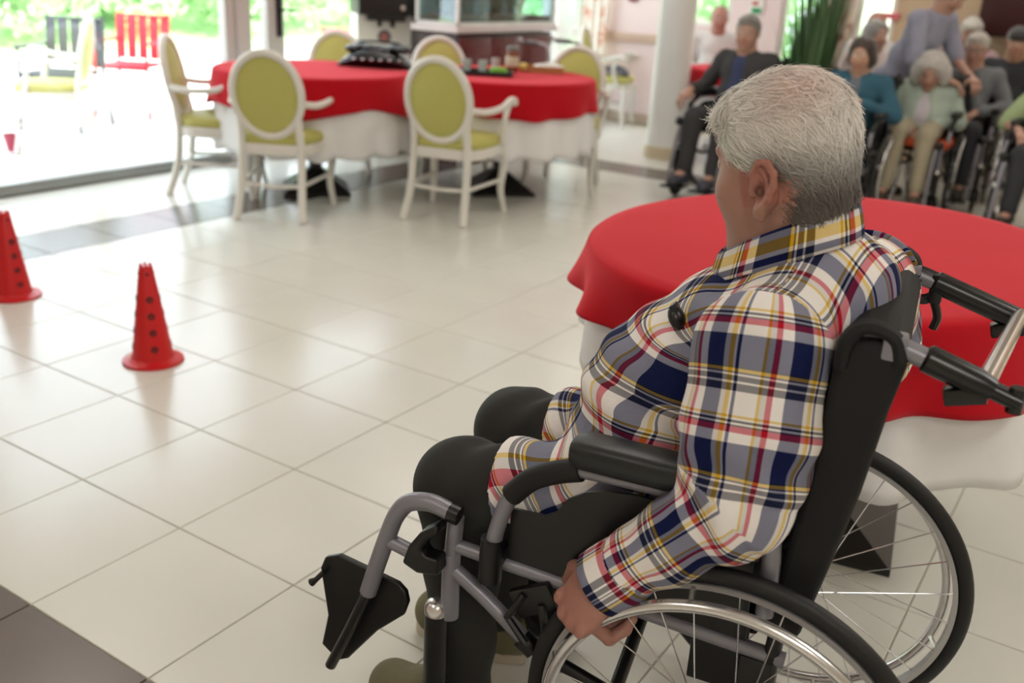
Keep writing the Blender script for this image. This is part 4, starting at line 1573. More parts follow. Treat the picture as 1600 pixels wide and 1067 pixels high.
def skull_prims(fd, hc, F, L, U, s=1.0, ears=True, fine=True, ear=(-0.008, 0.079, -0.008), full=1.0, esc=1.0, flare=0.3):
    R = np.stack([F, L, U], 1)

    def P(a, b, c):
        return hc + s * (a * F + b * L + c * U)
    fd.ell(P(-0.012, 0, 0.035), (0.098 * s, 0.077 * s, 0.084 * s), R, 0.02)
    fd.ell(P(0.030, 0, -0.005), (0.070 * s, 0.064 * s, 0.092 * s), R, 0.025)
    fd.ell(P(0.035, 0, -0.075), (0.052 * s, 0.053 * s, 0.046 * s), R, 0.03)
    fd.ell(P(0.074, 0, -0.098), (0.020 * s, 0.024 * s, 0.018 * s), R, 0.02)
    fd.cap(P(-0.045, 0, -0.02), P(-0.035, 0, -0.08), 0.058 * s, 0.056 * s, 0.03)
    for q in (1, -1):
        fd.ell(P(0.068, q * 0.038 * full, -0.035), (0.026 * s * full, 0.024 * s * full, 0.026 * s * full), R, 0.02)
        fd.ell(P(0.102, q * 0.031, 0.010), (0.014 * s, 0.016 * s, 0.010 * s), R, 0.010, sub=True)
    fd.cap(P(0.086, -0.034, 0.030), P(0.086, 0.034, 0.030), 0.011 * s, None, 0.014)
    for q in (1, -1):
        fd.ell(P(0.086, q * 0.031, 0.009), (0.0115 * s, 0.013 * s, 0.0095 * s), R, 0.003)
        fd.ell(P(0.104, q * 0.010, -0.034), (0.011 * s, 0.009 * s, 0.008 * s), R, 0.008)
    fd.cap(P(0.092, 0, 0.016), P(0.118, 0, -0.030), 0.0085 * s, 0.0115 * s, 0.012)
    fd.cap(P(0.095, -0.020, -0.0585), P(0.095, 0.020, -0.0585), 0.0065 * s, None, 0.006)
    fd.cap(P(0.093, -0.017, -0.070), P(0.093, 0.017, -0.070), 0.0075 * s, None, 0.006)
    fd.cap(P(0.106, -0.022, -0.0643), P(0.106, 0.022, -0.0643), 0.0025 * s, None, 0.003, sub=True)
    if ears:
        for q in (1, -1):
            es = s * esc
            b = P(ear[0], q * ear[1], ear[2])
            ax = unit(flare * F + q * L)                    # the ear's outer face
            e1 = unit(U - 0.15 * F - ax * ((U - 0.15 * F) @ ax))
            e2 = np.cross(e1, ax)
            if e2 @ F > 0:
                e2 = -e2                                    # e2 points backwards
            Re = np.stack([ax, e1, e2], 1)

            def E(x, y, z=0.0):
                return b + es * (e2 * x * 1.25 + e1 * y + ax * z)
            fd.ell(E(0.007, 0.002, 0.002), (0.0055 * es, 0.029 * es, 0.016 * es), Re, 0.008)
            if fine:
                out = [(-0.007, 0.002, 0.004), (-0.006, 0.018, 0.006), (0.001, 0.030, 0.008), (0.013, 0.031, 0.010), (0.021, 0.019, 0.011), (0.0205, 0.003, 0.010),
                       (0.014, -0.014, 0.008), (0.005, -0.026, 0.006)]
                fd.chain([E(*o) for o in out], [0.0040 * es, 0.0042 * es, 0.0045 * es, 0.0045 * es, 0.0045 * es, 0.0045 * es, 0.0045 * es, 0.005 * es], 0.003)
                fd.chain([E(0.004, 0.021, 0.006), E(0.012, 0.012, 0.008), E(0.013, 0.0, 0.007), E(0.008, -0.012, 0.006)], [0.0030 * es] * 4, 0.003)
                fd.ell(E(0.001, -0.030, 0.004), (0.0055 * es, 0.012 * es, 0.009 * es), Re, 0.006)
                fd.ell(E(0.003, -0.003, 0.008), (0.009 * es, 0.011 * es, 0.0075 * es), Re, 0.004, sub=True)
                fd.ell(E(-0.001, -0.005, 0.000), (0.010 * es, 0.0055 * es, 0.0045 * es), Re, 0.003, sub=True)
                fd.cap(E(-0.0085, -0.002, 0.004), E(-0.0075, -0.009, 0.004), 0.004 * es, None, 0.003)


def hand_prims(fd, w, d, n, s_, curl=(0.35, 0.5, 0.4), sc=1.0, spread=0.06, thumb=0.5):
    """w wrist, d fingers' direction, n palm normal, s_ thumb side"""
    d = unit(d)
    n = unit(n - d * (n @ d))
    s_ = unit(s_ - d * (s_ @ d) - n * (s_ @ n))
    R = np.stack([d, s_, n], 1)
    fd.cap(w - d * 0.02 * sc, w + d * 0.02 * sc, 0.026 * sc, 0.026 * sc, 0.015)
    fd.ell(w + d * 0.052 * sc, (0.050 * sc, 0.041 * sc, 0.018 * sc), R, 0.014)
    fd.ell(w + d * 0.036 * sc + s_ * 0.022 * sc + n * 0.010 * sc, (0.032 * sc, 0.018 * sc, 0.016 * sc), R, 0.012)
    ln = [0.040, 0.045, 0.041, 0.032]
    for k in range(4):
        o = (0.030 - 0.020 * k)
        b = w + sc * (d * (0.088 - 0.006 * abs(k - 1)) + s_ * o)
        dd = unit(d + s_ * spread * (1.5 - k))
        fd.ell(b - n * 0.006 * sc, (0.013 * sc, 0.010 * sc, 0.009 * sc), R, 0.006)
        p, a = b - dd * 0.012 * sc, 0.0
        for i, cr in enumerate(curl):
            a += cr
            v = dd * math.cos(a) + n * math.sin(a)
            q = p + v * (ln[k] * (1.15, 0.72, 0.55)[i] * sc + (0.012 * sc if i == 0 else 0))
            fd.cap(p, q, (0.0098, 0.0088, 0.0080)[i] * sc, (0.0090, 0.0082, 0.0068)[i] * sc, 0.0045)
            p = q
    t0 = w + sc * (d * 0.028 + s_ * 0.030 + n * 0.006)
    t1 = t0 + sc * 0.042 * unit(s_ * 0.75 + d * 0.75 + n * thumb * 0.6)
    t2 = t1 + sc * 0.032 * unit(s_ * 0.25 + d * 1.0 + n * thumb)
    fd.cap(t0, t1, 0.0135 * sc, 0.0105 * sc, 0.010)
    fd.cap(t1, t2, 0.0102 * sc, 0.0080 * sc, 0.004)


SKIN = np.array([0.45, 0.25, 0.185])
M_skin = mat('skin', (0.5, 0.3, 0.22, 1), rough=0.5, attr='Col', var=0.08, vscale=60, bump=0.25, bscale=350)
M_hair = mat('hair', (0.7, 0.7, 0.68, 1), rough=0.45, sheen=0.6, attr='Col', var=0.08, vscale=90, bump=0.2, bscale=300)

_n, _l = M_hair.node_tree.nodes, M_hair.node_tree.links
_tr, _mx = _n.new('ShaderNodeBsdfTranslucent'), _n.new('ShaderNodeMixShader')        # fine white hair lets light through
_mx.inputs[0].default_value = 0.30
_b = _n['Principled BSDF']
_l.new(_b.inputs['Base Color'].links[0].from_socket, _tr.inputs[0])
_l.new(_b.outputs[0], _mx.inputs[1])
_l.new(_tr.outputs[0], _mx.inputs[2])
_l.new(_mx.outputs[0], _n['Material Output'].inputs[0])


def face_cols(vs, hc, F, L, U, s, skin, eyes=True, lip=(0.42, 0.13, 0.12), brow=(0.30, 0.27, 0.25), canal=None):
    p = (vs - hc) / s
    a, b, c = p @ F, p @ L, p @ U
    col = np.tile(np.asarray(skin, float), (len(vs), 1))
    near = (a * a + b * b + c * c) < 0.17 ** 2

    def blend(mask, tgt):
        m_ = (mask * near)[:, None]
        col[:] = col * (1 - m_) + np.asarray(tgt) * m_
    g = lambda x, w: np.exp(-(x / w) ** 2)
    blend(0.45 * g(a - 0.07, 0.03) * g(np.abs(b) - 0.042, 0.02) * g(c + 0.03, 0.022), skin * np.array([1.1, 0.75, 0.75]))
    blend(0.5 * g(a - 0.115, 0.015) * g(b, 0.016) * g(c + 0.03, 0.016), skin * np.array([1.05, 0.72, 0.72]))
    blend(0.8 * (np.abs(b) < 0.026) * (a > 0.085) * g(c + 0.064, 0.010), lip)
    blend(0.55 * (np.abs(b) > 0.066) * (a < 0.03) * (a > -0.06) * (np.abs(c + 0.008) < 0.055), skin * np.array([1.02, 0.62, 0.60]))
    blend(0.75 * g(np.abs(b) - 0.033, 0.017) * (a > 0.075) * g(c - 0.036, 0.006), brow)
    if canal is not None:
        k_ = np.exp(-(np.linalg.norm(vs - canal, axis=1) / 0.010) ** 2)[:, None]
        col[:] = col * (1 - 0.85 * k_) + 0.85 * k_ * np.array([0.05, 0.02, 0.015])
    if eyes:
        e = (a > 0.086) & (np.abs(np.abs(b) - 0.031) < 0.012) & (np.abs(c - 0.009) < 0.0065)
        col[e] = (0.62, 0.58, 0.54)
        e = (a > 0.09) & (np.abs(np.abs(b) - 0.031) < 0.0055) & (np.abs(c - 0.009) < 0.0055)
        col[e] = (0.05, 0.035, 0.03)
    return col


def hair_field(fd, hc, F, L, U, s, style):
    R = np.stack([F, L, U], 1)

    def P(a, b, c):
        return hc + s * (a * F + b * L + c * U)
    if style == 'short':
        fd.ell(P(-0.014, 0, 0.038), (0.106 * s, 0.085 * s, 0.090 * s), R, 0.02)
        fd.cap(P(-0.052, 0, -0.01), P(-0.048, 0, -0.07), 0.062 * s, 0.054 * s, 0.03)
        fd.ell(P(0.055, 0, 0.085), (0.045 * s, 0.060 * s, 0.030 * s), R, 0.02)
        fd.ell(P(0.100, 0, -0.055), (0.080 * s, 0.12 * s, 0.115 * s), R, 0.012, sub=True)
    elif style == 'thin':
        fd.ell(P(-0.016, 0, 0.034), (0.102 * s, 0.081 * s, 0.086 * s), R, 0.02)
        fd.cap(P(-0.050, 0, -0.01), P(-0.046, 0, -0.06), 0.060 * s, 0.052 * s, 0.03)
        fd.ell(P(0.100, 0, 0.02), (0.085 * s, 0.14 * s, 0.150 * s), R, 0.012, sub=True)
    elif style == 'bob':
        fd.ell(P(-0.012, 0, 0.040), (0.112 * s, 0.095 * s, 0.094 * s), R, 0.02)
        fd.ell(P(-0.030, 0, -0.035), (0.095 * s, 0.108 * s, 0.075 * s), R, 0.04)
        fd.ell(P(0.108, 0, -0.045), (0.080 * s, 0.066 * s, 0.115 * s), R, 0.015, sub=True)
    elif style == 'puffy':
        fd.ell(P(-0.012, 0, 0.045), (0.112 * s, 0.105 * s, 0.096 * s), R, 0.02)
        for q in (1, -1):
            fd.ell(P(-0.01, q * 0.092, -0.035), (0.075 * s, 0.050 * s, 0.100 * s), R, 0.03)
        fd.ell(P(-0.06, 0, -0.03), (0.07 * s, 0.10 * s, 0.09 * s), R, 0.03)
        fd.ell(P(0.112, 0, -0.045), (0.085 * s, 0.062 * s, 0.120 * s), R, 0.02, sub=True)
    elif style == 'cap':
        fd.ell(P(-0.010, 0, 0.045), (0.106 * s, 0.086 * s, 0.086 * s), R, 0.02)
        fd.cap(P(0.075, -0.03, 0.055), P(0.075, 0.03, 0.055), 0.045 * s, None, 0.03)
        fd.cut(P(0, 0, 0.022), -U)


def wr(vs, q, amp, fr, seed):
    r = np.random.default_rng(seed)
    n = vnormals(vs, q)
    tot = np.zeros(len(vs))
    for k in range(5):
        d = unit(r.normal(0, 1, 3)) * fr * r.uniform(0.6, 1.5)
        e = unit(r.normal(0, 1, 3)) * fr * 0.5
        tot += np.sin(vs @ d + 1.8 * np.sin(vs @ e + r.uniform(0, 6)) + r.uniform(0, 6))
    return vs + n * (amp * tot / 3)[:, None]


def person(label, loc, rot, pose=None, top=(0.2, 0.2, 0.2), inner=None, legs=(0.03, 0.03, 0.035), shoe=(0.03, 0.025, 0.02), hair='short',
           haircol=(0.62, 0.60, 0.57), skin=SKIN, yaw=0.0, pitch=0.0, sc=1.0, group=None, short=False, res=0.0115, glasses=False, roll=0.0, stand=False):
    J = dict(pel=(0.09, 0, 0.58), ab=(0.13, 0, 0.70), ch=(0.09, 0, 0.86), nk=(0.09, 0, 1.00), hd=(0.115, 0, 1.135),
             shl=(0.07, 0.175, 0.945), shr=(0.07, -0.175, 0.945), ell=(0.09, 0.25, 0.71), elr=(0.09, -0.25, 0.71),
             wrl=(0.30, 0.12, 0.67), wrr=(0.30, -0.12, 0.67), hpl=(0.12, 0.09, 0.57), hpr=(0.12, -0.09, 0.57),
             knl=(0.53, 0.11, 0.575), knr=(0.53, -0.11, 0.575), anl=(0.58, 0.11, 0.20), anr=(0.58, -0.11, 0.20),
             tol=(0.72, 0.12, 0.15), tor=(0.72, -0.12, 0.15), hdl=(0.8, -0.5, -0.3), hdr=(0.8, 0.5, -0.3))
    J.update(pose or {})
    J = {k: V(*v) for k, v in J.items()}
    t = thing('person', label, 'person', loc, rot, group, sc)
    allp = np.array([J[k] for k in J if k not in ('hdl', 'hdr')])
    lo, hi = allp.min(0) - 0.20, allp.max(0) + 0.20
    f = V(math.cos(yaw) * math.cos(pitch), math.sin(yaw) * math.cos(pitch), math.sin(pitch))
    F, L, U = frame_from(f, up=(0, math.sin(roll), math.cos(roll)))
    hc = J['hd']
    fd = Field(lo, hi, res)
    skull_prims(fd, hc, F, L, U, 1.0, True, False)
    fd.cap(J['nk'], hc - U * 0.05 - F * 0.02, 0.056, 0.054, 0.03)
    fd.ell(J['ch'], (0.105, 0.15, 0.16), None, 0.04)
    fd.ell(J['ab'], (0.115, 0.14, 0.13), None, 0.05)
    fd.ell(J['pel'], (0.12, 0.155, 0.10), None, 0.05)
    fd.cap(J['shl'], J['shr'], 0.055, 0.055, 0.04)
    fd.cap(J['nk'], J['ch'], 0.06, 0.10, 0.04)
    for q, s_ in (('l', 1), ('r', -1)):
        fd.cap(J['sh' + q], J['el' + q], 0.046, 0.037, 0.02)
        fd.cap(J['el' + q], J['wr' + q], 0.037, 0.026, 0.015)
        d = J['hd' + q]
        n = V(0, 0, -1) if abs(unit(d)[2]) < 0.8 else V(0, -s_, 0)
        th = np.cross(n, d) * s_
        hand_prims(fd, J['wr' + q] + unit(d) * 0.02, d, n, th, (0.45, 0.6, 0.5))
        fd.cap(J['hp' + q], J['kn' + q], 0.072, 0.055, 0.03)
        fd.cap(J['kn' + q], J['an' + q], 0.053, 0.038, 0.02)
        fd.cap(J['an' + q], J['to' + q], 0.036, 0.030, 0.02)
    vs, q4 = fd.surf()
    cols = face_cols(vs, hc, F, L, U, 1.0, np.asarray(skin), True)
    raw_mesh('body', vs, q4, M_skin, t, cols)
    # garment over the upper body
    fd = Field(lo, hi, res)
    fd.ell(J['ch'], (0.125, 0.172, 0.17), None, 0.04)
    fd.ell(J['ab'], (0.135, 0.165, 0.14), None, 0.05)
    fd.ell(J['pel'] + V(0, 0, 0.02), (0.14, 0.18, 0.085), None, 0.05)
    fd.cap(J['shl'], J['shr'], 0.068, 0.068, 0.04)
    fd.cap(J['nk'] - V(0, 0, 0.03), J['ch'], 0.072, 0.11, 0.04)
    for q in 'lr':
        fd.cap(J['sh' + q], J['el' + q], 0.062, 0.056, 0.025)
        if not short:
            fd.cap(J['el' + q], J['wr' + q] - unit(J['wr' + q] - J['el' + q]) * 0.03, 0.055, 0.040, 0.02)
    if short:
        for q in 'lr':
            fd.cap(J['sh' + q], J['sh' + q] + (J['el' + q] - J['sh' + q]) * 0.8, 0.066, 0.066, 0.02)
    fd.cut(J['pel'] - V(0, 0, 0.03), (0, 0, -1))
    if inner is not None:
        fw = V(1, 0, 0)
        a, b = J['nk'] + fw * 0.13 - V(0, 0, 0.02), J['pel'] + fw * 0.24 + V(0, 0, 0.04)
        fd.cap(a, b, 0.062, 0.085, 0.01, sub=True)
    fd.cap(J['nk'] + V(0.02, 0, 0.03), J['nk'] + V(0.03, 0, 0.10), 0.062, 0.075, 0.01, sub=True)
    vs, q4 = fd.surf()
    vs = wr(vs, q4, 0.004, 38, sum(map(ord, label)) % 1000)
    tm = mat('cloth_%02d_%02d_%02d' % tuple(int(99 * c) for c in top), (*top, 1), rough=0.9, var=0.1, vscale=25)
    raw_mesh('cardigan' if inner is not None else 'shirt', vs, q4, tm, t)
    if inner is not None:
        fd = Field(lo, hi, res)
        fd.ell(J['ch'], (0.114, 0.14, 0.165), None, 0.04)
        fd.ell(J['ab'], (0.126, 0.15, 0.135), None, 0.05)
        fd.ell(J['pel'] + V(0, 0, 0.02), (0.130, 0.165, 0.09), None, 0.05)
        fd.cap(J['nk'] - V(0, 0, 0.03), J['ch'], 0.066, 0.105, 0.04)
        fd.cap(J['nk'] + V(0.02, 0, 0.02), J['nk'] + V(0.03, 0, 0.10), 0.056, 0.075, 0.01, sub=True)
        fd.cut(J['pel'] - V(0, 0, 0.02), (0, 0, -1))
        vs, q4 = fd.surf()
        im = mat('cloth_%02d_%02d_%02d' % tuple(int(99 * c) for c in inner), (*inner, 1), rough=0.9, var=0.1, vscale=25)
        raw_mesh('top', vs, q4, im, t)
    fd = Field(lo, hi, res)
    fd.ell(J['pel'] + V(0, 0, -0.01), (0.132, 0.168, 0.095), None, 0.05)
    for q in 'lr':
        fd.cap(J['hp' + q], J['kn' + q], 0.088, 0.068, 0.03)
        fd.cap(J['kn' + q], J['an' + q] + V(0, 0, 0.03), 0.067, 0.055, 0.02)
    vs, q4 = fd.surf()
    vs = wr(vs, q4, 0.004, 34, 5)
    lm = mat('cloth_%02d_%02d_%02d' % tuple(int(99 * c) for c in legs), (*legs, 1), rough=0.9, var=0.1, vscale=25)
    raw_mesh('trousers', vs, q4, lm, t)
    sm = mat('shoe_%02d_%02d_%02d' % tuple(int(99 * c) for c in shoe), (*shoe, 1), rough=0.6)
    for q in 'lr':
        a, b = J['an' + q], J['to' + q]
        fd = Field(np.minimum(a, b) - 0.12, np.maximum(a, b) + 0.12, 0.009)
        d = unit((b - a) * V(1, 1, 0.2))
        bz = b[2]
        fd.cap(a + V(0, 0, -0.03) - d * 0.02, V(b[0], b[1], bz) + d * 0.0, 0.043, 0.040, 0.03)
        fd.cap(a + V(0, 0, 0.0), a + V(0, 0, -0.04), 0.045, 0.045, 0.02)
        fd.cut(V(b[0], b[1], bz - 0.032), (0, 0, -1))
        vs, q4 = fd.surf()
        raw_mesh('shoe', vs, q4, sm, t)
    if hair:
        fd = Field(hc - 0.24, hc + 0.24, 0.009)
        hair_field(fd, hc, F, L, U, 1.0, hair)
        vs, q4 = fd.surf()
        vs = wr(vs, q4, 0.003, 110, 4)
        cc = np.tile(np.asarray(haircol), (len(vs), 1)) * (0.9 + 0.1 * np.sin(vs @ V(300, 210, 90)))[:, None]
        raw_mesh('cap' if hair == 'cap' else 'hair', vs, q4, M_hair, t, cc)
    if glasses:
        g = MB()
        for s_ in (1, -1):
            g.torus(hc + F * 0.108 + L * s_ * 0.032 + U * 0.008, 0.021, 0.0018, axis=F, n=20, k=6)
            g.tube([hc + F * 0.106 + L * s_ * 0.052 + U * 0.010, hc + F * 0.0 + L * s_ * 0.082 + U * 0.012], 0.0016, 6)
        g.tube([hc + F * 0.110 + L * 0.011 + U * 0.010, hc + F * 0.110 - L * 0.011 + U * 0.010], 0.0016, 6)
        g.obj('glasses', M_black, t)
    return t


# ---------------------------------------------------------------- the man in the plaid shirt
def plaid_mat(name):
    m = bpy.data.materials.new(name)
    m.use_nodes = True
    n, l = m.node_tree.nodes, m.node_tree.links
    b = n['Principled BSDF']
    b.inputs['Roughness'].default_value = 0.9
    b.inputs['Specular IOR Level'].default_value = 0.2
    uv = n.new('ShaderNodeUVMap')
    uv.uv_map = 'UVMap'
    sp = n.new('ShaderNodeSeparateXYZ')
    l.new(uv.outputs[0], sp.inputs[0])
    NV, WH, YE, RD, LG = (18, 27, 66), (236, 230, 226), (206, 158, 34), (176, 22, 44), (196, 192, 190)
    warp = [(0, NV), (.25, LG), (.31, YE), (.375, WH), (.40, NV), (.445, WH), (.70, YE), (.735, LG), (.80, RD), (.865, WH)]
    weft = [(0, NV), (.30, (20, 24, 30)), (.315, YE), (.345, NV), (.36, WH), (.382, (40, 40, 52)), (.43, WH), (.45, (40, 40, 52)), (.52, WH), (.74, YE),
            (.765, WH), (.785, (14, 16, 30)), (.805, WH), (.825, (14, 16, 30)), (.84, RD), (.90, WH)]
    outs = []
    for ax, per, seq in ((0, 0.112, warp), (1, 0.142, weft)):
        mu = n.new('ShaderNodeMath')
        mu.operation = 'MULTIPLY'
        mu.inputs[1].default_value = 1 / per
        l.new(sp.outputs[ax], mu.inputs[0])
        fr = n.new('ShaderNodeMath')
        fr.operation = 'FRACT'
        l.new(mu.outputs[0], fr.inputs[0])
        r = n.new('ShaderNodeValToRGB')
        r.color_ramp.interpolation = 'CONSTANT'
        el = r.color_ramp.elements
        while len(el) < len(seq):
            el.new(0.5)
        for e, (p, c) in zip(el, seq):
            e.position = p
        for e, (p, c) in zip(el, seq):
            e.color = (c[0] / 255, c[1] / 255, c[2] / 255, 1)
        l.new(fr.outputs[0], r.inputs[0])
        outs.append(r.outputs[0])
    mx = n.new('ShaderNodeMix')
    mx.data_type = 'RGBA'
    mx.inputs[0].default_value = 0.5
    l.new(outs[0], mx.inputs[6])
    l.new(outs[1], mx.inputs[7])
    gm = n.new('ShaderNodeGamma')
    gm.inputs[1].default_value = 2.2
    l.new(mx.outputs[2], gm.inputs[0])
    l.new(gm.outputs[0], b.inputs['Base Color'])
    tc = n.new('ShaderNodeTexCoord')
    nz = n.new('ShaderNodeTexNoise')
    nz.inputs['Scale'].default_value = 26
    nz.inputs['Detail'].default_value = 4
    l.new(tc.outputs['Object'], nz.inputs['Vector'])
    bp = n.new('ShaderNodeBump')
    bp.inputs['Strength'].default_value = 0.35
    bp.inputs['Distance'].default_value = 0.012
    l.new(nz.outputs['Fac'], bp.inputs['Height'])
    l.new(bp.outputs[0], b.inputs['Normal'])
    return m


M_plaid = plaid_mat('plaid_cotton')


def loop_uv(u, v, q, period):
    U_ = u[q].copy()
    span = U_.max(1) - U_.min(1)
    bad = span > period / 2
    Ub = U_[bad]
    Ub[Ub < Ub.max(1)[:, None] - period / 2] += period
    U_[bad] = Ub
    return np.stack([U_, v[q]], -1).reshape(-1, 2)


def chain_uv(vs, pts, refs, rad):
    """coordinates along and round a bone chain"""
    best = np.full(len(vs), 1e9)
    uu, vv = np.zeros(len(vs)), np.zeros(len(vs))
    acc = 0.0
    for i in range(len(pts) - 1):
        a, b = pts[i], pts[i + 1]
        ab = b - a
        L_ = np.linalg.norm(ab)
        T = ab / L_
        t = np.clip(((vs - a) @ T) / L_, 0 if i else -0.5, 1 if i < len(pts) - 2 else 1.5)
        c = a + t[:, None] * ab
        dd = np.linalg.norm(vs - c, axis=1)
        r0 = unit(refs - T * (refs @ T))
        r1 = np.cross(T, r0)
        w_ = vs - c
        ang = np.arctan2(w_ @ r1, w_ @ r0)
        m_ = dd < best
        best[m_] = dd[m_]
        uu[m_] = ang[m_] * rad
        vv[m_] = acc + t[m_] * L_
        acc += L_
    return uu, vv


man = thing('person', 'white-haired man in a plaid shirt sitting in the black wheelchair in front', 'person', WC_LOC, WC_ROT)
HC = V(0.092, -0.010, 1.148)
hyaw, hpit = math.radians(-27), math.radians(-17)
HF, HL, HU = frame_from((math.cos(hyaw) * math.cos(hpit), math.sin(hyaw) * math.cos(hpit), math.sin(hpit)))
HS = 0.972
SHL, ELL, WRL = V(0.055, 0.180, 0.915), V(0.045, 0.258, 0.722), V(0.212, 0.280, 0.552)
SHR, ELR, WRR = V(-0.040, -0.195, 0.925), V(-0.070, -0.275, 0.80), V(0.16, -0.285, 0.62)
HIPL, HIPR = V(0.10, 0.09, 0.575), V(0.10, -0.09, 0.575)
KNL, KNR = V(0.555, 0.125, 0.548), V(0.560, -0.125, 0.550)
ANL, ANR = V(0.520, 0.130, 0.118), V(0.560, -0.125, 0.112)
lo, hi = V(-0.22, -0.42, 0.0), V(0.82, 0.42, 1.34)
fd = Field(lo, hi, 0.0058, [[(-0.05, 0.26, 0.0025), (0.26, 0.36, 0.0035)], [(0.02, 0.12, 0.0025), (0.23, 0.34, 0.0028)], [(0.40, 0.56, 0.0028), (1.03, 1.25, 0.0025)]])
skull_prims(fd, HC, HF, HL, HU, HS, True, True, (-0.016, 0.082, -0.036), 1.0, 1.2, 0.0)
for a_, r_ in (((0.040, 0, -0.100), (0.056, 0.057, 0.055)), ((0.078, 0, -0.128), (0.022, 0.028, 0.022)), ((0.045, 0, -0.045), (0.058, 0.064, 0.060))):
    fd.ell(HC + HS * (a_[0] * HF + a_[1] * HL + a_[2] * HU), tuple(HS * q for q in r_), np.stack([HF, HL, HU], 1), 0.03)
fd.cap(V(0.045, 0, 0.97), HC - HU * 0.055 - HF * 0.030, 0.066, 0.064, 0.03)
fd.cap(HC - HU * 0.10 + HF * 0.03, V(0.10, -0.01, 0.99), 0.045, 0.05, 0.03)
fd.ell((0.09, 0, 0.83), (0.11, 0.14, 0.13), None, 0.04)
fd.ell((0.19, 0, 0.68), (0.17, 0.16, 0.15), None, 0.05)
fd.ell((0.10, 0, 0.585), (0.12, 0.16, 0.09), None, 0.05)
fd.cap(SHL, SHR, 0.05, None, 0.03)
for a, b, c in ((SHL, ELL, WRL), (SHR, ELR, WRR)):
    fd.cap(a, b, 0.052, 0.042, 0.02)
    fd.cap(b, c, 0.042, 0.029, 0.015)
hand_prims(fd, WRL + V(0.000, 0.006, 0.020), V(0.44, 0.12, -0.88), V(-0.62, -0.72, -0.30), V(0.80, -0.5, 0.35), (1.15, 1.25, 0.7), 1.20, 0.08, 0.35)
hand_prims(fd, WRR + V(0.02, 0.0, -0.02), V(0.65, 0.0, -0.75), V(-0.4, 0.85, -0.3), V(0.75, 0.1, 0.6), (0.55, 0.75, 0.55), 1.0, 0.05, 0.9)
for h_, k_, a_ in ((HIPL, KNL, ANL), (HIPR, KNR, ANR)):
    fd.cap(h_, k_ - V(0.03, 0, 0.01), 0.072, 0.052, 0.03)
    fd.cap(k_ - V(0.03, 0, 0.01), a_, 0.050, 0.038, 0.02)
    fd.cap(a_ + V(0, 0, -0.03), a_ + V(0.11, 0, -0.065), 0.034, 0.022, 0.02)
vs, q4 = fd.surf()
vs = relax(vs, q4, 1, 0.35)
cols = face_cols(vs, HC, HF, HL, HU, HS, np.array([0.375, 0.195, 0.145]), canal=HC + HS * (-0.016 * HF + 0.084 * HL - 0.042 * HU))
# ruddier hands
hm = np.exp(-(np.linalg.norm(vs - (WRL + V(0.05, 0, -0.08)), axis=1) / 0.10) ** 2)[:, None]
cols = cols * (1 - hm) + hm * np.array([0.40, 0.175, 0.135])
raw_mesh('body', vs, q4, M_skin, man, cols)

# hair: a close cap with loose strands combed back over it
fd = Field(HC - 0.2, HC + 0.2, 0.0042)


def HP(a, b, c):
    return HC + HS * (a * HF + b * HL + c * HU)


HR = np.stack([HF, HL, HU], 1)
fd.ell(HP(-0.013, 0, 0.036), (0.103 * HS, 0.082 * HS, 0.089 * HS), HR, 0.02)
fd.cap(HP(-0.050, 0, -0.01), HP(-0.046, 0, -0.070), 0.061 * HS, 0.0595 * HS, 0.03)
fd.cap(HP(-0.046, 0, -0.070), HP(-0.040, 0, -0.115), 0.0595 * HS, 0.064 * HS, 0.02)
fd.ell(HP(-0.012, 0, 0.048), (0.100 * HS, 0.081 * HS, 0.082 * HS), HR, 0.02)
fd.ell(HP(0.036, 0.012, 0.088), (0.040 * HS, 0.056 * HS, 0.024 * HS), HR, 0.02)
fd.ell(HP(0.062, 0.040, 0.076), (0.014 * HS, 0.028 * HS, 0.014 * HS), HR, 0.014)
fd.ell(HP(0.105, 0, -0.055), (0.075 * HS, 0.12 * HS, 0.112 * HS), HR, 0.010, sub=True)
fd.ell(HP(0.052, 0, -0.122), (0.086 * HS, 0.14 * HS, 0.084 * HS), HR, 0.010, sub=True)
for q in (1, -1):
    fd.ell(HP(-0.012, q * 0.092, -0.046), (0.026 * HS, 0.048 * HS, 0.046 * HS), HR, 0.008, sub=True)
fd.cut((0.0715, 0, 1.050), (-0.56, 0, -1))
hv, hq = fd.surf()
hv = relax(hv, hq, 1, 0.4)
hn = vnormals(hv, hq)


def hair_cols(p, jit=None):
    w_ = (p - HC) / HS
    a, b, c = w_ @ HF, w_ @ HL, w_ @ HU
    col = np.tile(np.array([0.97, 0.945, 0.90]), (len(p), 1))
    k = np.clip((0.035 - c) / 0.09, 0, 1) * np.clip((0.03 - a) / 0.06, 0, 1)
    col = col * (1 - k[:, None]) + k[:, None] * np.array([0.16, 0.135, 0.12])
    k = 0.75 * np.exp(-(((a + 0.045) / 0.05) ** 2 + ((c - 0.085) / 0.045) ** 2 + ((b - 0.02) / 0.06) ** 2))
    col = col * (1 - k[:, None]) + k[:, None] * np.array([0.88, 0.57, 0.49])
    k = 0.5 * np.clip((a - 0.0) / 0.06, 0, 1) * np.clip((0.08 - c) / 0.05, 0, 1)
    col = col * (1 - k[:, None]) + k[:, None] * np.array([0.92, 0.93, 0.82])
    return col


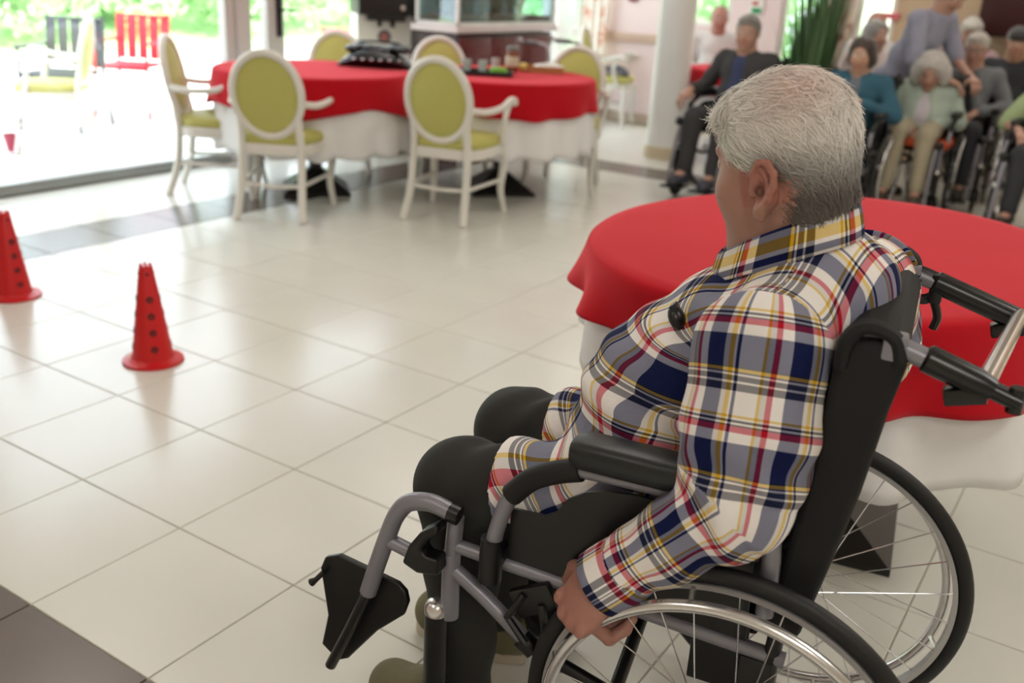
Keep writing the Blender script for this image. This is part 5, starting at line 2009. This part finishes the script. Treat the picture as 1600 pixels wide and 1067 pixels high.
rr = np.random.default_rng(21)
NS = 14000
_w = (hv - HC) / HS
ok_ = np.where(hn @ HU > -0.45)[0]
ix = ok_[rr.integers(0, len(ok_), NS)]
root, nn = hv[ix] + rr.normal(0, 0.002, (NS, 3)), hn[ix]
w_ = (root - HC) / HS
aa, bb, cc_ = w_ @ HF, w_ @ HL, w_ @ HU
flow = (-0.85 * HF)[None] + np.outer(np.where(cc_ < 0.06, -0.75, -0.05), HU) + np.outer(np.sign(bb) * 0.25, HL)
front = (aa > 0.035) & (cc_ > 0.055)
flow[front] = (0.55 * HF + 0.75 * HL - 0.1 * HU)
flow = flow + rr.normal(0, 0.28, (NS, 3))
flow -= nn * (flow * nn).sum(1)[:, None]
flow /= np.linalg.norm(flow, axis=1)[:, None] + 1e-9
side = np.cross(flow, nn)
ln = rr.uniform(0.014, 0.032, NS)
ln[front] *= 1.15
ln *= np.clip(0.40 + (cc_ + 0.075) / 0.10, 0.33, 1.0)
sv, sq = [], []
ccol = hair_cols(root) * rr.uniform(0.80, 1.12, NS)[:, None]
ts = (0.0, 0.35, 0.7, 1.0)
tw = rr.normal(0, 1, NS)
rings = []
for t_ in ts:
    c = root + flow * (ln * t_)[:, None] + nn * (0.0012 + 0.0030 * t_ * (1 - 0.55 * t_) * rr.uniform(0.3, 1.6, NS) * np.clip((cc_ + 0.08) / 0.08, 0.25, 1))[:, None]
    rad = 0.00085 * (1 - 0.8 * t_)
    for sgn in (-1, 1):
        rings.append(c + (side * sgn + nn * (0.25 * sgn * tw)[:, None]) * rad)
S = np.stack(rings, 1)            # NS, 8, 3
base = len(hv)
for i in range(3):
    sq.append(np.stack([base + np.arange(NS) * 8 + j for j in (i * 2, i * 2 + 1, i * 2 + 3, i * 2 + 2)], 1))
allv = np.concatenate([hv, S.reshape(-1, 3)])
allq = np.concatenate([hq] + sq)
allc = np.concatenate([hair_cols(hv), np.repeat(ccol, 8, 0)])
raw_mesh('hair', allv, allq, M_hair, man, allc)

# shirt body
YAW = math.radians(-12)


def torso_prims(fd):
    Rz = np.array([[math.cos(YAW), -math.sin(YAW), 0], [math.sin(YAW), math.cos(YAW), 0], [0, 0, 1]])
    fd.ell((0.100, 0.0, 0.840), (0.150, 0.195, 0.150), Rz, 0.05)
    fd.ell((-0.002, -0.01, 0.965), (0.088, 0.165, 0.085), Rz, 0.06)
    fd.ell((0.185, 0.0, 0.725), (0.180, 0.185, 0.180), None, 0.06)
    fd.ell((0.215, -0.03, 0.640), (0.180, 0.165, 0.110), None, 0.05)
    fd.ell((0.09, 0, 0.60), (0.14, 0.185, 0.12), None, 0.05)
    fd.cap(SHL, SHR, 0.082, 0.080, 0.04)
    for a_, b_ in ((SHL, ELL), (SHR, ELR)):
        t_ = unit(b_ - a_)
        fd.cap(a_, a_ + t_ * 0.06, 0.079, 0.072, 0.03)
    fd.cap((0.012, -0.005, 0.955), (0.030, -0.005, 0.985), 0.10, 0.078, 0.06)
    fd.cap((0.09, -0.02, 0.89), (0.11, -0.03, 0.920), 0.07, 0.055, 0.05)


fd = Field(V(-0.2, -0.38, 0.42), V(0.56, 0.38, 1.16), 0.005)
torso_prims(fd)
fd.cap((0.16, 0.10, 0.565), (0.47, 0.118, 0.555), 0.104, 0.092, 0.05)
fd.cap((0.16, -0.10, 0.565), (0.42, -0.118, 0.56), 0.108, 0.097, 0.05)
fd.cut((0.452, 0.118, 0.60), (1, 0, -0.25))
fd.cut((0.2, 0, 0.525), (0.1, 0, -1))
fd.cap((0.058, -0.005, 1.02), (0.085, -0.015, 1.15), 0.064, 0.075, 0.012, sub=True)
fd.cap((0.09, -0.02, 1.03), (0.20, -0.06, 1.06), 0.060, 0.07, 0.012, sub=True)
vs, q4 = fd.surf()
vs = relax(vs, q4, 1, 0.4)
nrm = vnormals(vs, q4)
# soft folds across the belly and from the arm pit
fold = 0.0045 * np.sin(60 * (vs[:, 2] - 0.35 * vs[:, 0]) + 3 * np.sin(9 * vs[:, 1] + 7 * vs[:, 0])) * np.exp(-((vs[:, 2] - 0.76) / 0.09) ** 2)
fold += 0.004 * np.sin(70 * (vs[:, 0] * 0.7 - vs[:, 2] * 0.5 + vs[:, 1] * 0.3)) * np.exp(-((vs[:, 2] - 0.90) / 0.06) ** 2)
fold += 0.003 * np.sin(75 * vs[:, 0] + 20 * vs[:, 2]) * np.exp(-((vs[:, 2] - 0.60) / 0.07) ** 2)
vs = vs + nrm * fold[:, None]
yx, yy = math.cos(YAW), math.sin(YAW)
xc = vs[:, 0] - (0.085 - 0.072 * np.clip((vs[:, 2] - 0.80) / 0.10, 0, 1))
yc = vs[:, 1]
xp = xc * yx + yc * yy
yp = -xc * yy + yc * yx
rs = 0.135
zt_ = np.clip((vs[:, 2] - 0.76) / 0.09, 0, 1)
wd = 0.11 + 0.16 * zt_
uu = np.where(np.abs(yp) <= wd, np.where(xp > 0, yp, 2 * wd + rs * PI - yp), 0.0)
ph = np.arctan2(np.abs(yp) - wd, xp)                    # 0 at the front rising to pi at the back
left = yp > wd
right = yp < -wd
ang = np.mod(np.arctan2(np.abs(yp) - wd, xp), 2 * PI)
uu = np.where(left, wd + rs * ang, uu)
uu = np.where(right, -wd - rs * ang, uu)
topw = np.clip(nrm[:, 2], 0, 1) ** 2 * np.clip((vs[:, 2] - 0.84) / 0.08, 0, 1)
w9 = np.clip((vs[:, 2] - 0.86) / 0.09, 0, 1)
w9 = w9 * w9 * (3 - 2 * w9)
vv = -((1 - w9) * vs[:, 2] + w9 * (1.10 - np.abs(xp)))
lapw = np.clip((0.715 - vs[:, 2]) / 0.04, 0, 1) * np.clip((vs[:, 0] - 0.30) / 0.06, 0, 1)
vv = vv + lapw * (vs[:, 0] - 0.30) * 1.0
uB = 2 * wd + rs * PI - yp
mid_ = (np.abs(yp) <= wd)[q4].mean(1) > 0.4
bk_ = (xp[q4].mean(1) < 0) & mid_
fr_q = (xp[q4].mean(1) >= 0) & mid_
UQ = uu[q4].copy()
UQ[bk_] = np.where(np.abs(yp[q4[bk_]]) <= wd[q4[bk_]] + 0.02, uB[q4[bk_]], uu[q4[bk_]])
UQ[fr_q] = np.where(np.abs(yp[q4[fr_q]]) <= wd[q4[fr_q]] + 0.02, yp[q4[fr_q]], uu[q4[fr_q]])
shirt = raw_mesh('shirt', vs, q4, M_plaid, man, uv=np.stack([UQ + 0.035, (vv + 2.0)[q4]], -1).reshape(-1, 2))


def sleeve(S_, E_, W_, rad, parent, seam, v0):
    allp = np.stack([S_, E_, W_])
    fd = Field(allp.min(0) - 0.16, allp.max(0) + 0.16, 0.0048)
    mid = S_ * 0.45 + E_ * 0.55
    T1, T2 = unit(E_ - S_), unit(W_ - E_)
    fd.cap(SHL, SHR, 0.085, 0.083, 0.04)
    fd.cap(S_, mid, rad[0], rad[1], 0.05)
    fd.cap(mid, E_, rad[1], rad[2], 0.03)
    fm = E_ * 0.5 + W_ * 0.5
    fd.cap(E_, fm, rad[2] * 0.97, rad[3], 0.035)
    fd.cap(fm, W_ + T2 * 0.02, rad[3], rad[4], 0.02)
    fd.cut(W_ + T2 * 0.012, T2)
    sg_ = 1 if S_[1] > 0 else -1
    fd.cut(S_ + V(0, sg_ * 0.004, 0.04), (0, -sg_ * 0.94, 0.336))
    fd.cap(W_ - T2 * 0.03, W_ + T2 * 0.06, rad[4] - 0.009, rad[4] - 0.007, 0.003, sub=True)
    vs, q = fd.surf()
    vs = relax(vs, q, 1, 0.4)
    n = vnormals(vs, q)
    u, v = chain_uv(vs, [S_, E_, W_], seam, 0.092)
    L1 = np.linalg.norm(E_ - S_)
    fold = 0.0055 * np.sin(85 * v + 2.2 * np.sin(u * 26) + 9 * vs[:, 0]) * np.exp(-((v - L1) / 0.075) ** 2)
    fold += 0.0035 * np.sin(62 * v + 14 * u) * np.exp(-((v - L1 - 0.17) / 0.06) ** 2)
    fold += 0.004 * np.sin(26 * u + 10 * v + 2) * np.exp(-((v - 0.06) / 0.09) ** 2)
    vs = vs + n * fold[:, None]
    return raw_mesh('sleeve', vs, q, M_plaid, parent, uv=loop_uv(0.0915 - u, v + v0, q, 0.092 * 2 * PI)), T2


slv, T2 = sleeve(SHL, ELL, WRL, (0.086, 0.089, 0.074, 0.056, 0.047), shirt, V(-0.3, 1.0, 0), 2.996)
sleeve(SHR, ELR, WRR, (0.084, 0.080, 0.074, 0.058, 0.047), shirt, V(-0.5, -1.0, 0), 2.2)


def band(name, parent, ctrs, u0, vlo, vhi, mt):
    """closed strip through rings of points: list of rings"""
    rings_ = np.array(ctrs)            # R, n, 3
    R_, n = rings_.shape[:2]
    vs = rings_.reshape(-1, 3)
    q, uv = [], []
    seg = np.linalg.norm(np.roll(rings_[0], -1, 0) - rings_[0], axis=1)
    cu = np.concatenate([[0], np.cumsum(seg)]) + u0
    for i in range(R_ - 1):
        for k in range(n):
            k2 = (k + 1) % n
            q.append((i * n + k, i * n + k2, (i + 1) * n + k2, (i + 1) * n + k))
            a, b = vlo + (vhi - vlo) * i / (R_ - 1), vlo + (vhi - vlo) * (i + 1) / (R_ - 1)
            uv += [(a, cu[k]), (a, cu[k + 1]), (b, cu[k + 1]), (b, cu[k])]
    o = raw_mesh(name, vs, np.array(q), mt, parent, uv=np.array(uv))
    md = o.modifiers.new('thick', 'SOLIDIFY')
    md.thickness = 0.003
    md.offset = 1
    return o


# cuff
c1, c2 = frame_from(T2)[1:]
rings_ = []
for d_, r_c in ((-0.045, 0.0475), (-0.03, 0.050), (0.0, 0.0505), (0.016, 0.0500), (0.018, 0.0475)):
    rings_.append([WRL + T2 * d_ + r_c * (c1 * math.cos(t_) + c2 * math.sin(t_)) * 1.0 for t_ in np.linspace(0, 2 * PI, 40, endpoint=False)])
band('cuff', shirt, rings_, 0.05, 0.30, 0.365, M_plaid)

# collar: stand and turned-down leaf, round a ring tipped towards the chest
rings_ = []
for r_x, r_y, z0_, zc_, zs_, x0_ in ((0.086, 0.074, 1.002, -0.0525, 0.0165, 0.0700), (0.089, 0.077, 1.030, -0.0525, 0.0165, 0.0705), (0.0925, 0.0805, 1.0475, -0.0525, 0.0165, 0.0715),
                                      (0.0965, 0.0845, 1.0500, -0.0525, 0.0165, 0.0710), (0.1005, 0.089, 1.0440, -0.053, 0.0160, 0.0705), (0.106, 0.098, 1.022, -0.0535, 0.0145, 0.0695),
                                      (0.110, 0.106, 1.002, -0.054, 0.0130, 0.0690)):
    ring = []
    for t_ in np.linspace(0, 2 * PI, 72, endpoint=False):
        c_, s_ = math.cos(t_), math.sin(t_)
        ring.append(V(x0_ + r_x * c_, -0.004 - 0.010 * c_ + r_y * s_, z0_ + zc_ * c_ + zs_ * s_ * s_))
    rings_.append(ring)
band('collar', shirt, rings_, 0.02, -0.008, 0.052, M_plaid)

# trousers
fd = Field(V(-0.1, -0.36, 0.0), V(0.74, 0.36, 0.76), 0.006)
fd.ell((0.10, 0, 0.57), (0.14, 0.17, 0.085), None, 0.05)
for h_, k_, a_ in ((HIPL, KNL, ANL), (HIPR, KNR, ANR)):
    fd.cap(h_, k_ + V(-0.02, 0, 0), 0.098, 0.080, 0.03)
    fd.cap(k_ + V(-0.02, 0, -0.003), k_ + V(-0.02, 0, -0.01), 0.079, None, 0.02)
    fd.cap(k_ + V(-0.022, 0, -0.01), a_ + V(0, 0, 0.02), 0.074, 0.060, 0.025)
    fd.cut(V(0, 0, 0.075), (0, 0, -1))
vs, q4 = fd.surf()
vs = relax(vs, q4, 1, 0.4)
nrm = vnormals(vs, q4)
fo = 0.0045 * np.sin(95 * (vs[:, 0] * 0.8 + vs[:, 2] * 0.6) + 2 * np.sin(30 * vs[:, 1])) * np.exp(-((vs[:, 0] - 0.47) / 0.08) ** 2) * (vs[:, 2] > 0.45)
fo += 0.004 * np.sin(45 * vs[:, 2] + 4 * np.sin(14 * vs[:, 1])) * (vs[:, 2] < 0.45)
vs = vs + nrm * fo[:, None]
raw_mesh('trousers', vs, q4, mat('dark_trousers', rgb(34, 34, 31), rough=0.8, var=0.12, vscale=30, bump=0.3, bscale=500), man)
M_oliv = mat('olive_canvas', rgb(112, 108, 82), rough=0.85, var=0.1, vscale=60, bump=0.3, bscale=600)
M_sole = mat('pale_sole', rgb(196, 186, 168), rough=0.7)
for a_ in (ANL, ANR):
    b_ = a_ + V(0.145, 0, 0)
    zf = a_[2] - 0.11
    fd = Field(a_ - 0.16, a_ + V(0.28, 0.16, 0.12), 0.006)
    fd.cap(V(a_[0] - 0.02, a_[1], zf + 0.060), V(b_[0], b_[1], zf + 0.060), 0.046, 0.050, 0.03)
    fd.cap(V(a_[0] + 0.0, a_[1], zf + 0.095), V(a_[0] + 0.06, a_[1], zf + 0.085), 0.046, 0.042, 0.03)
    fd.cut(V(0, 0, zf + 0.022), (0, 0, -1))
    vs, q4 = fd.surf()
    sh = raw_mesh('shoe', relax(vs, q4, 1), q4, M_oliv, man)
    so = MB()
    pts = []
    for t_ in np.linspace(0, 2 * PI, 36, endpoint=False):
        x = a_[0] + 0.0625 + (0.0625 + 0.07) * math.cos(t_)
        y = a_[1] + (0.040 + 0.008 * math.cos(t_)) * math.sin(t_)
        pts.append((x, y))
    n_ = len(pts)
    vv_ = [(x, y, zf) for x, y in pts] + [(x, y, zf + 0.024) for x, y in pts]
    so.add(vv_, [tuple(range(n_ - 1, -1, -1)), tuple(range(n_, 2 * n_))] + [(i, (i + 1) % n_, n_ + (i + 1) % n_, n_ + i) for i in range(n_)])
    so.obj('sole', M_sole, sh)

# the small black item in his breast pocket
pk = thing('pocket_case', 'small black object poking out of the plaid shirt\'s breast pocket', 'case')
pk.matrix_world = man.matrix_basis @ Matrix.Translation((0.190, 0.135, 0.925))
MB().ell((0, 0, 0), (0.012, 0.017, 0.020), 16, Matrix.Rotation(0.5, 3, 'Y')).box((0.004, 0.0, 0.014), (0.008, 0.026, 0.016), rot=Matrix.Rotation(0.6, 3, 'Y'), bev=0.003).obj('case', M_leather, pk)

# ---------------------------------------------------------------- the group at the back
W1 = wheelchair('black wheelchair under the man in the dark cardigan by the column', (-2.42, 6.72, 0), D(-97), cushion=M_fab)
W1.scale = (0.96,) * 3
M_orange = mat('orange_cushion', rgb(190, 74, 34), rough=0.7)
person('man in open dark cardigan over a navy shirt, in a wheelchair by the column', (-2.42, 6.72, 0), D(-97),
       pose=dict(elr=(0.12, -0.29, 0.74), wrr=(0.34, -0.27, 0.735), hdr=(0.9, 0, -0.4), ell=(0.08, 0.27, 0.72), wrl=(0.30, 0.20, 0.68)),
       top=(0.045, 0.043, 0.045), inner=(0.035, 0.045, 0.11), legs=(0.04, 0.038, 0.042), shoe=(0.05, 0.05, 0.07), hair='short', haircol=(0.34, 0.31, 0.28),
       yaw=D(14), pitch=D(-4), sc=0.97)
dup(W1, (-1.666, 6.754, 0), D(-92), 'black wheelchair under the dark-haired woman in the teal jacket', scale=0.92)
person('dark-haired woman in a teal jacket holding a hand to her chest, beside the grassy plant', (-1.666, 6.754, 0), D(-92),
       pose=dict(elr=(0.10, -0.27, 0.72), wrr=(0.27, -0.10, 0.80), hdr=(0.2, 0.9, 0.1), ell=(0.11, 0.30, 0.74), wrl=(0.27, 0.08, 0.82), hdl=(0.3, -0.9, 0.1)),
       top=(0.03, 0.10, 0.15), inner=(0.13, 0.15, 0.17), legs=(0.03, 0.03, 0.035), hair='bob', haircol=(0.07, 0.045, 0.035), skin=np.array([0.46, 0.26, 0.18]),
       yaw=D(4), pitch=D(-6), sc=0.90)
we = dup(W1, (-1.325, 7.28, 0), D(-88), 'wheelchair with orange cushion under the lady in the pale green cardigan', scale=0.92)
MB().box((0.235, 0, 0.53), (0.46, 0.50, 0.055), bev=0.02).obj('seat_cushion', M_orange, we)
person('frail lady with puffy white hair and pale green cardigan, head bowed, beige trousers', (-1.325, 7.28, 0), D(-88),
       pose=dict(nk=(0.13, 0, 0.93), hd=(0.205, 0, 1.02), ch=(0.10, 0, 0.80), shl=(0.10, 0.155, 0.88), shr=(0.10, -0.155, 0.88), ell=(0.10, 0.24, 0.66), elr=(0.10, -0.24, 0.66),
                 wrl=(0.31, 0.10, 0.645), wrr=(0.30, -0.10, 0.645), pel=(0.09, 0, 0.60), hpl=(0.12, 0.09, 0.60), hpr=(0.12, -0.09, 0.60), knl=(0.52, 0.10, 0.60), knr=(0.52, -0.10, 0.60)),
       top=(0.42, 0.49, 0.42), inner=(0.60, 0.55, 0.60), legs=(0.36, 0.31, 0.22), shoe=(0.07, 0.05, 0.035), hair='puffy', haircol=(0.74, 0.70, 0.66),
       yaw=D(4), pitch=D(-30), sc=0.92)
dup(W1, (-1.166, 7.787, 0), D(-86), 'black wheelchair under the bespectacled lady in the grey cardigan', scale=0.93)
person('white-haired lady with glasses in a grey cardigan and black top, behind the bowed lady', (-1.166, 7.787, 0), D(-86),
       pose=dict(ell=(0.12, 0.29, 0.74), wrl=(0.30, 0.10, 0.70)), top=(0.16, 0.165, 0.175), inner=(0.025, 0.025, 0.03), legs=(0.03, 0.03, 0.04), hair='short', haircol=(0.66, 0.62, 0.55),
       yaw=D(-4), pitch=D(-10), sc=0.94, glasses=True)
dup(W1, (-1.0, 8.55, 0), D(-90), 'black wheelchair under the person in the dark cap', scale=0.95)
person('person in black with a dark cap at the right edge of the seated group', (-1.0, 8.55, 0), D(-90),
       top=(0.022, 0.022, 0.026), legs=(0.03, 0.03, 0.035), hair='cap', haircol=(0.05, 0.045, 0.045), skin=np.array([0.42, 0.22, 0.14]), yaw=D(10), sc=0.97)
dup(W1, (-0.47, 7.05, 0), D(-95), 'black wheelchair cut off by the right edge of the photo', scale=0.95)
person('person in a light green top cut off by the right edge, one forearm showing', (-0.47, 7.05, 0), D(-95),
       pose=dict(elr=(0.14, -0.32, 0.72), wrr=(0.34, -0.20, 0.70)), top=(0.34, 0.42, 0.22), short=True, legs=(0.03, 0.03, 0.04), hair='short', haircol=(0.45, 0.42, 0.40), sc=0.93)
for lb, loc, hd, k in (('white armchair under the pink-scarfed white-haired guest', (-1.42, 9.02, 0), -85, 0),
                       ('white armchair under the red-faced guest at the bright far door', (-2.173, 9.0, 0), -80, 1),
                       ('white armchair under the grey-haired guest behind the teal jacket', (-1.98, 8.22, 0), -80, 2),
                       ('white armchair under the guest in white behind the column table', (-3.52, 8.80, 0), -70, 3)):
    dup(ch0, (loc[0] + 0.22 * math.cos(D(hd)), loc[1] + 0.22 * math.sin(D(hd)), 0), D(hd), lb)
CHAIRP = dict(anl=(0.50, 0.11, 0.12), anr=(0.50, -0.11, 0.12), tol=(0.62, 0.12, 0.055), tor=(0.62, -0.12, 0.055))
person('guest with very white fluffy hair partly hidden behind the lady with glasses', (-1.42, 9.02, 0), D(-85), pose=CHAIRP,
       top=(0.45, 0.30, 0.32), legs=(0.1, 0.1, 0.12), hair='short', haircol=(0.78, 0.75, 0.68), pitch=D(-20), sc=1.0)
person('red-faced guest in white sitting before the bright far door', (-2.173, 9.0, 0), D(-80), pose=CHAIRP,
       top=(0.62, 0.58, 0.56), legs=(0.1, 0.1, 0.12), hair='thin', haircol=(0.40, 0.34, 0.30), skin=np.array([0.46, 0.18, 0.13]), yaw=D(12), sc=1.0)
person('grey-haired guest in pale pink behind the woman in teal', (-1.98, 8.22, 0), D(-80), pose=CHAIRP,
       top=(0.55, 0.45, 0.42), legs=(0.1, 0.1, 0.12), hair='bob', haircol=(0.42, 0.40, 0.38), yaw=D(40), sc=0.96)
person('elderly guest in white at the red table behind the man in the dark cardigan', (-3.52, 8.80, 0), D(-70), pose=CHAIRP,
       top=(0.72, 0.70, 0.70), legs=(0.1, 0.1, 0.12), hair='thin', haircol=(0.40, 0.36, 0.33), skin=np.array([0.50, 0.24, 0.19]), yaw=D(10), sc=0.98)
person('carer in a lavender-grey polo shirt and black trousers leaning over the wheelchairs', (-1.60, 7.42, 0), D(-22),
       pose=dict(pel=(0, 0, 0.90), ab=(0.07, 0, 1.05), ch=(0.16, 0, 1.21), nk=(0.25, 0, 1.37), hd=(0.32, 0, 1.50), shl=(0.21, 0.18, 1.31), shr=(0.21, -0.18, 1.31),
                 ell=(0.29, 0.24, 1.05), elr=(0.27, -0.23, 1.04), wrl=(0.48, 0.16, 0.95), wrr=(0.47, -0.14, 0.94), hpl=(0, 0.09, 0.86), hpr=(0, -0.09, 0.86),
                 knl=(0.04, 0.10, 0.47), knr=(0.02, -0.10, 0.47), anl=(-0.02, 0.11, 0.10), anr=(-0.04, -0.11, 0.10), tol=(0.11, 0.12, 0.05), tor=(0.09, -0.12, 0.05)),
       top=(0.31, 0.31, 0.40), short=True, legs=(0.018, 0.018, 0.022), hair='short', haircol=(0.06, 0.05, 0.045), pitch=D(-35), sc=0.95)
# the red table behind them
TA = (-2.95, 8.20)
ped_table('round table under a red cloth half hidden behind the column', TA, 0.50, 0.50, 0, 0.74, 0.3, 0.2)
cloth('white_tablecloth', 'white undercloth of the round table behind the column', M_wcloth, TA, 0.503, 0.503, 0, 0.736, 0.42, 13, 13, 0.014, 0.04)
cloth('red_tablecloth', 'red cloth on the round table behind the column', M_red, TA, 0.512, 0.512, 0, 0.74, 0.2, 14, 11, 0.012, 0.08)
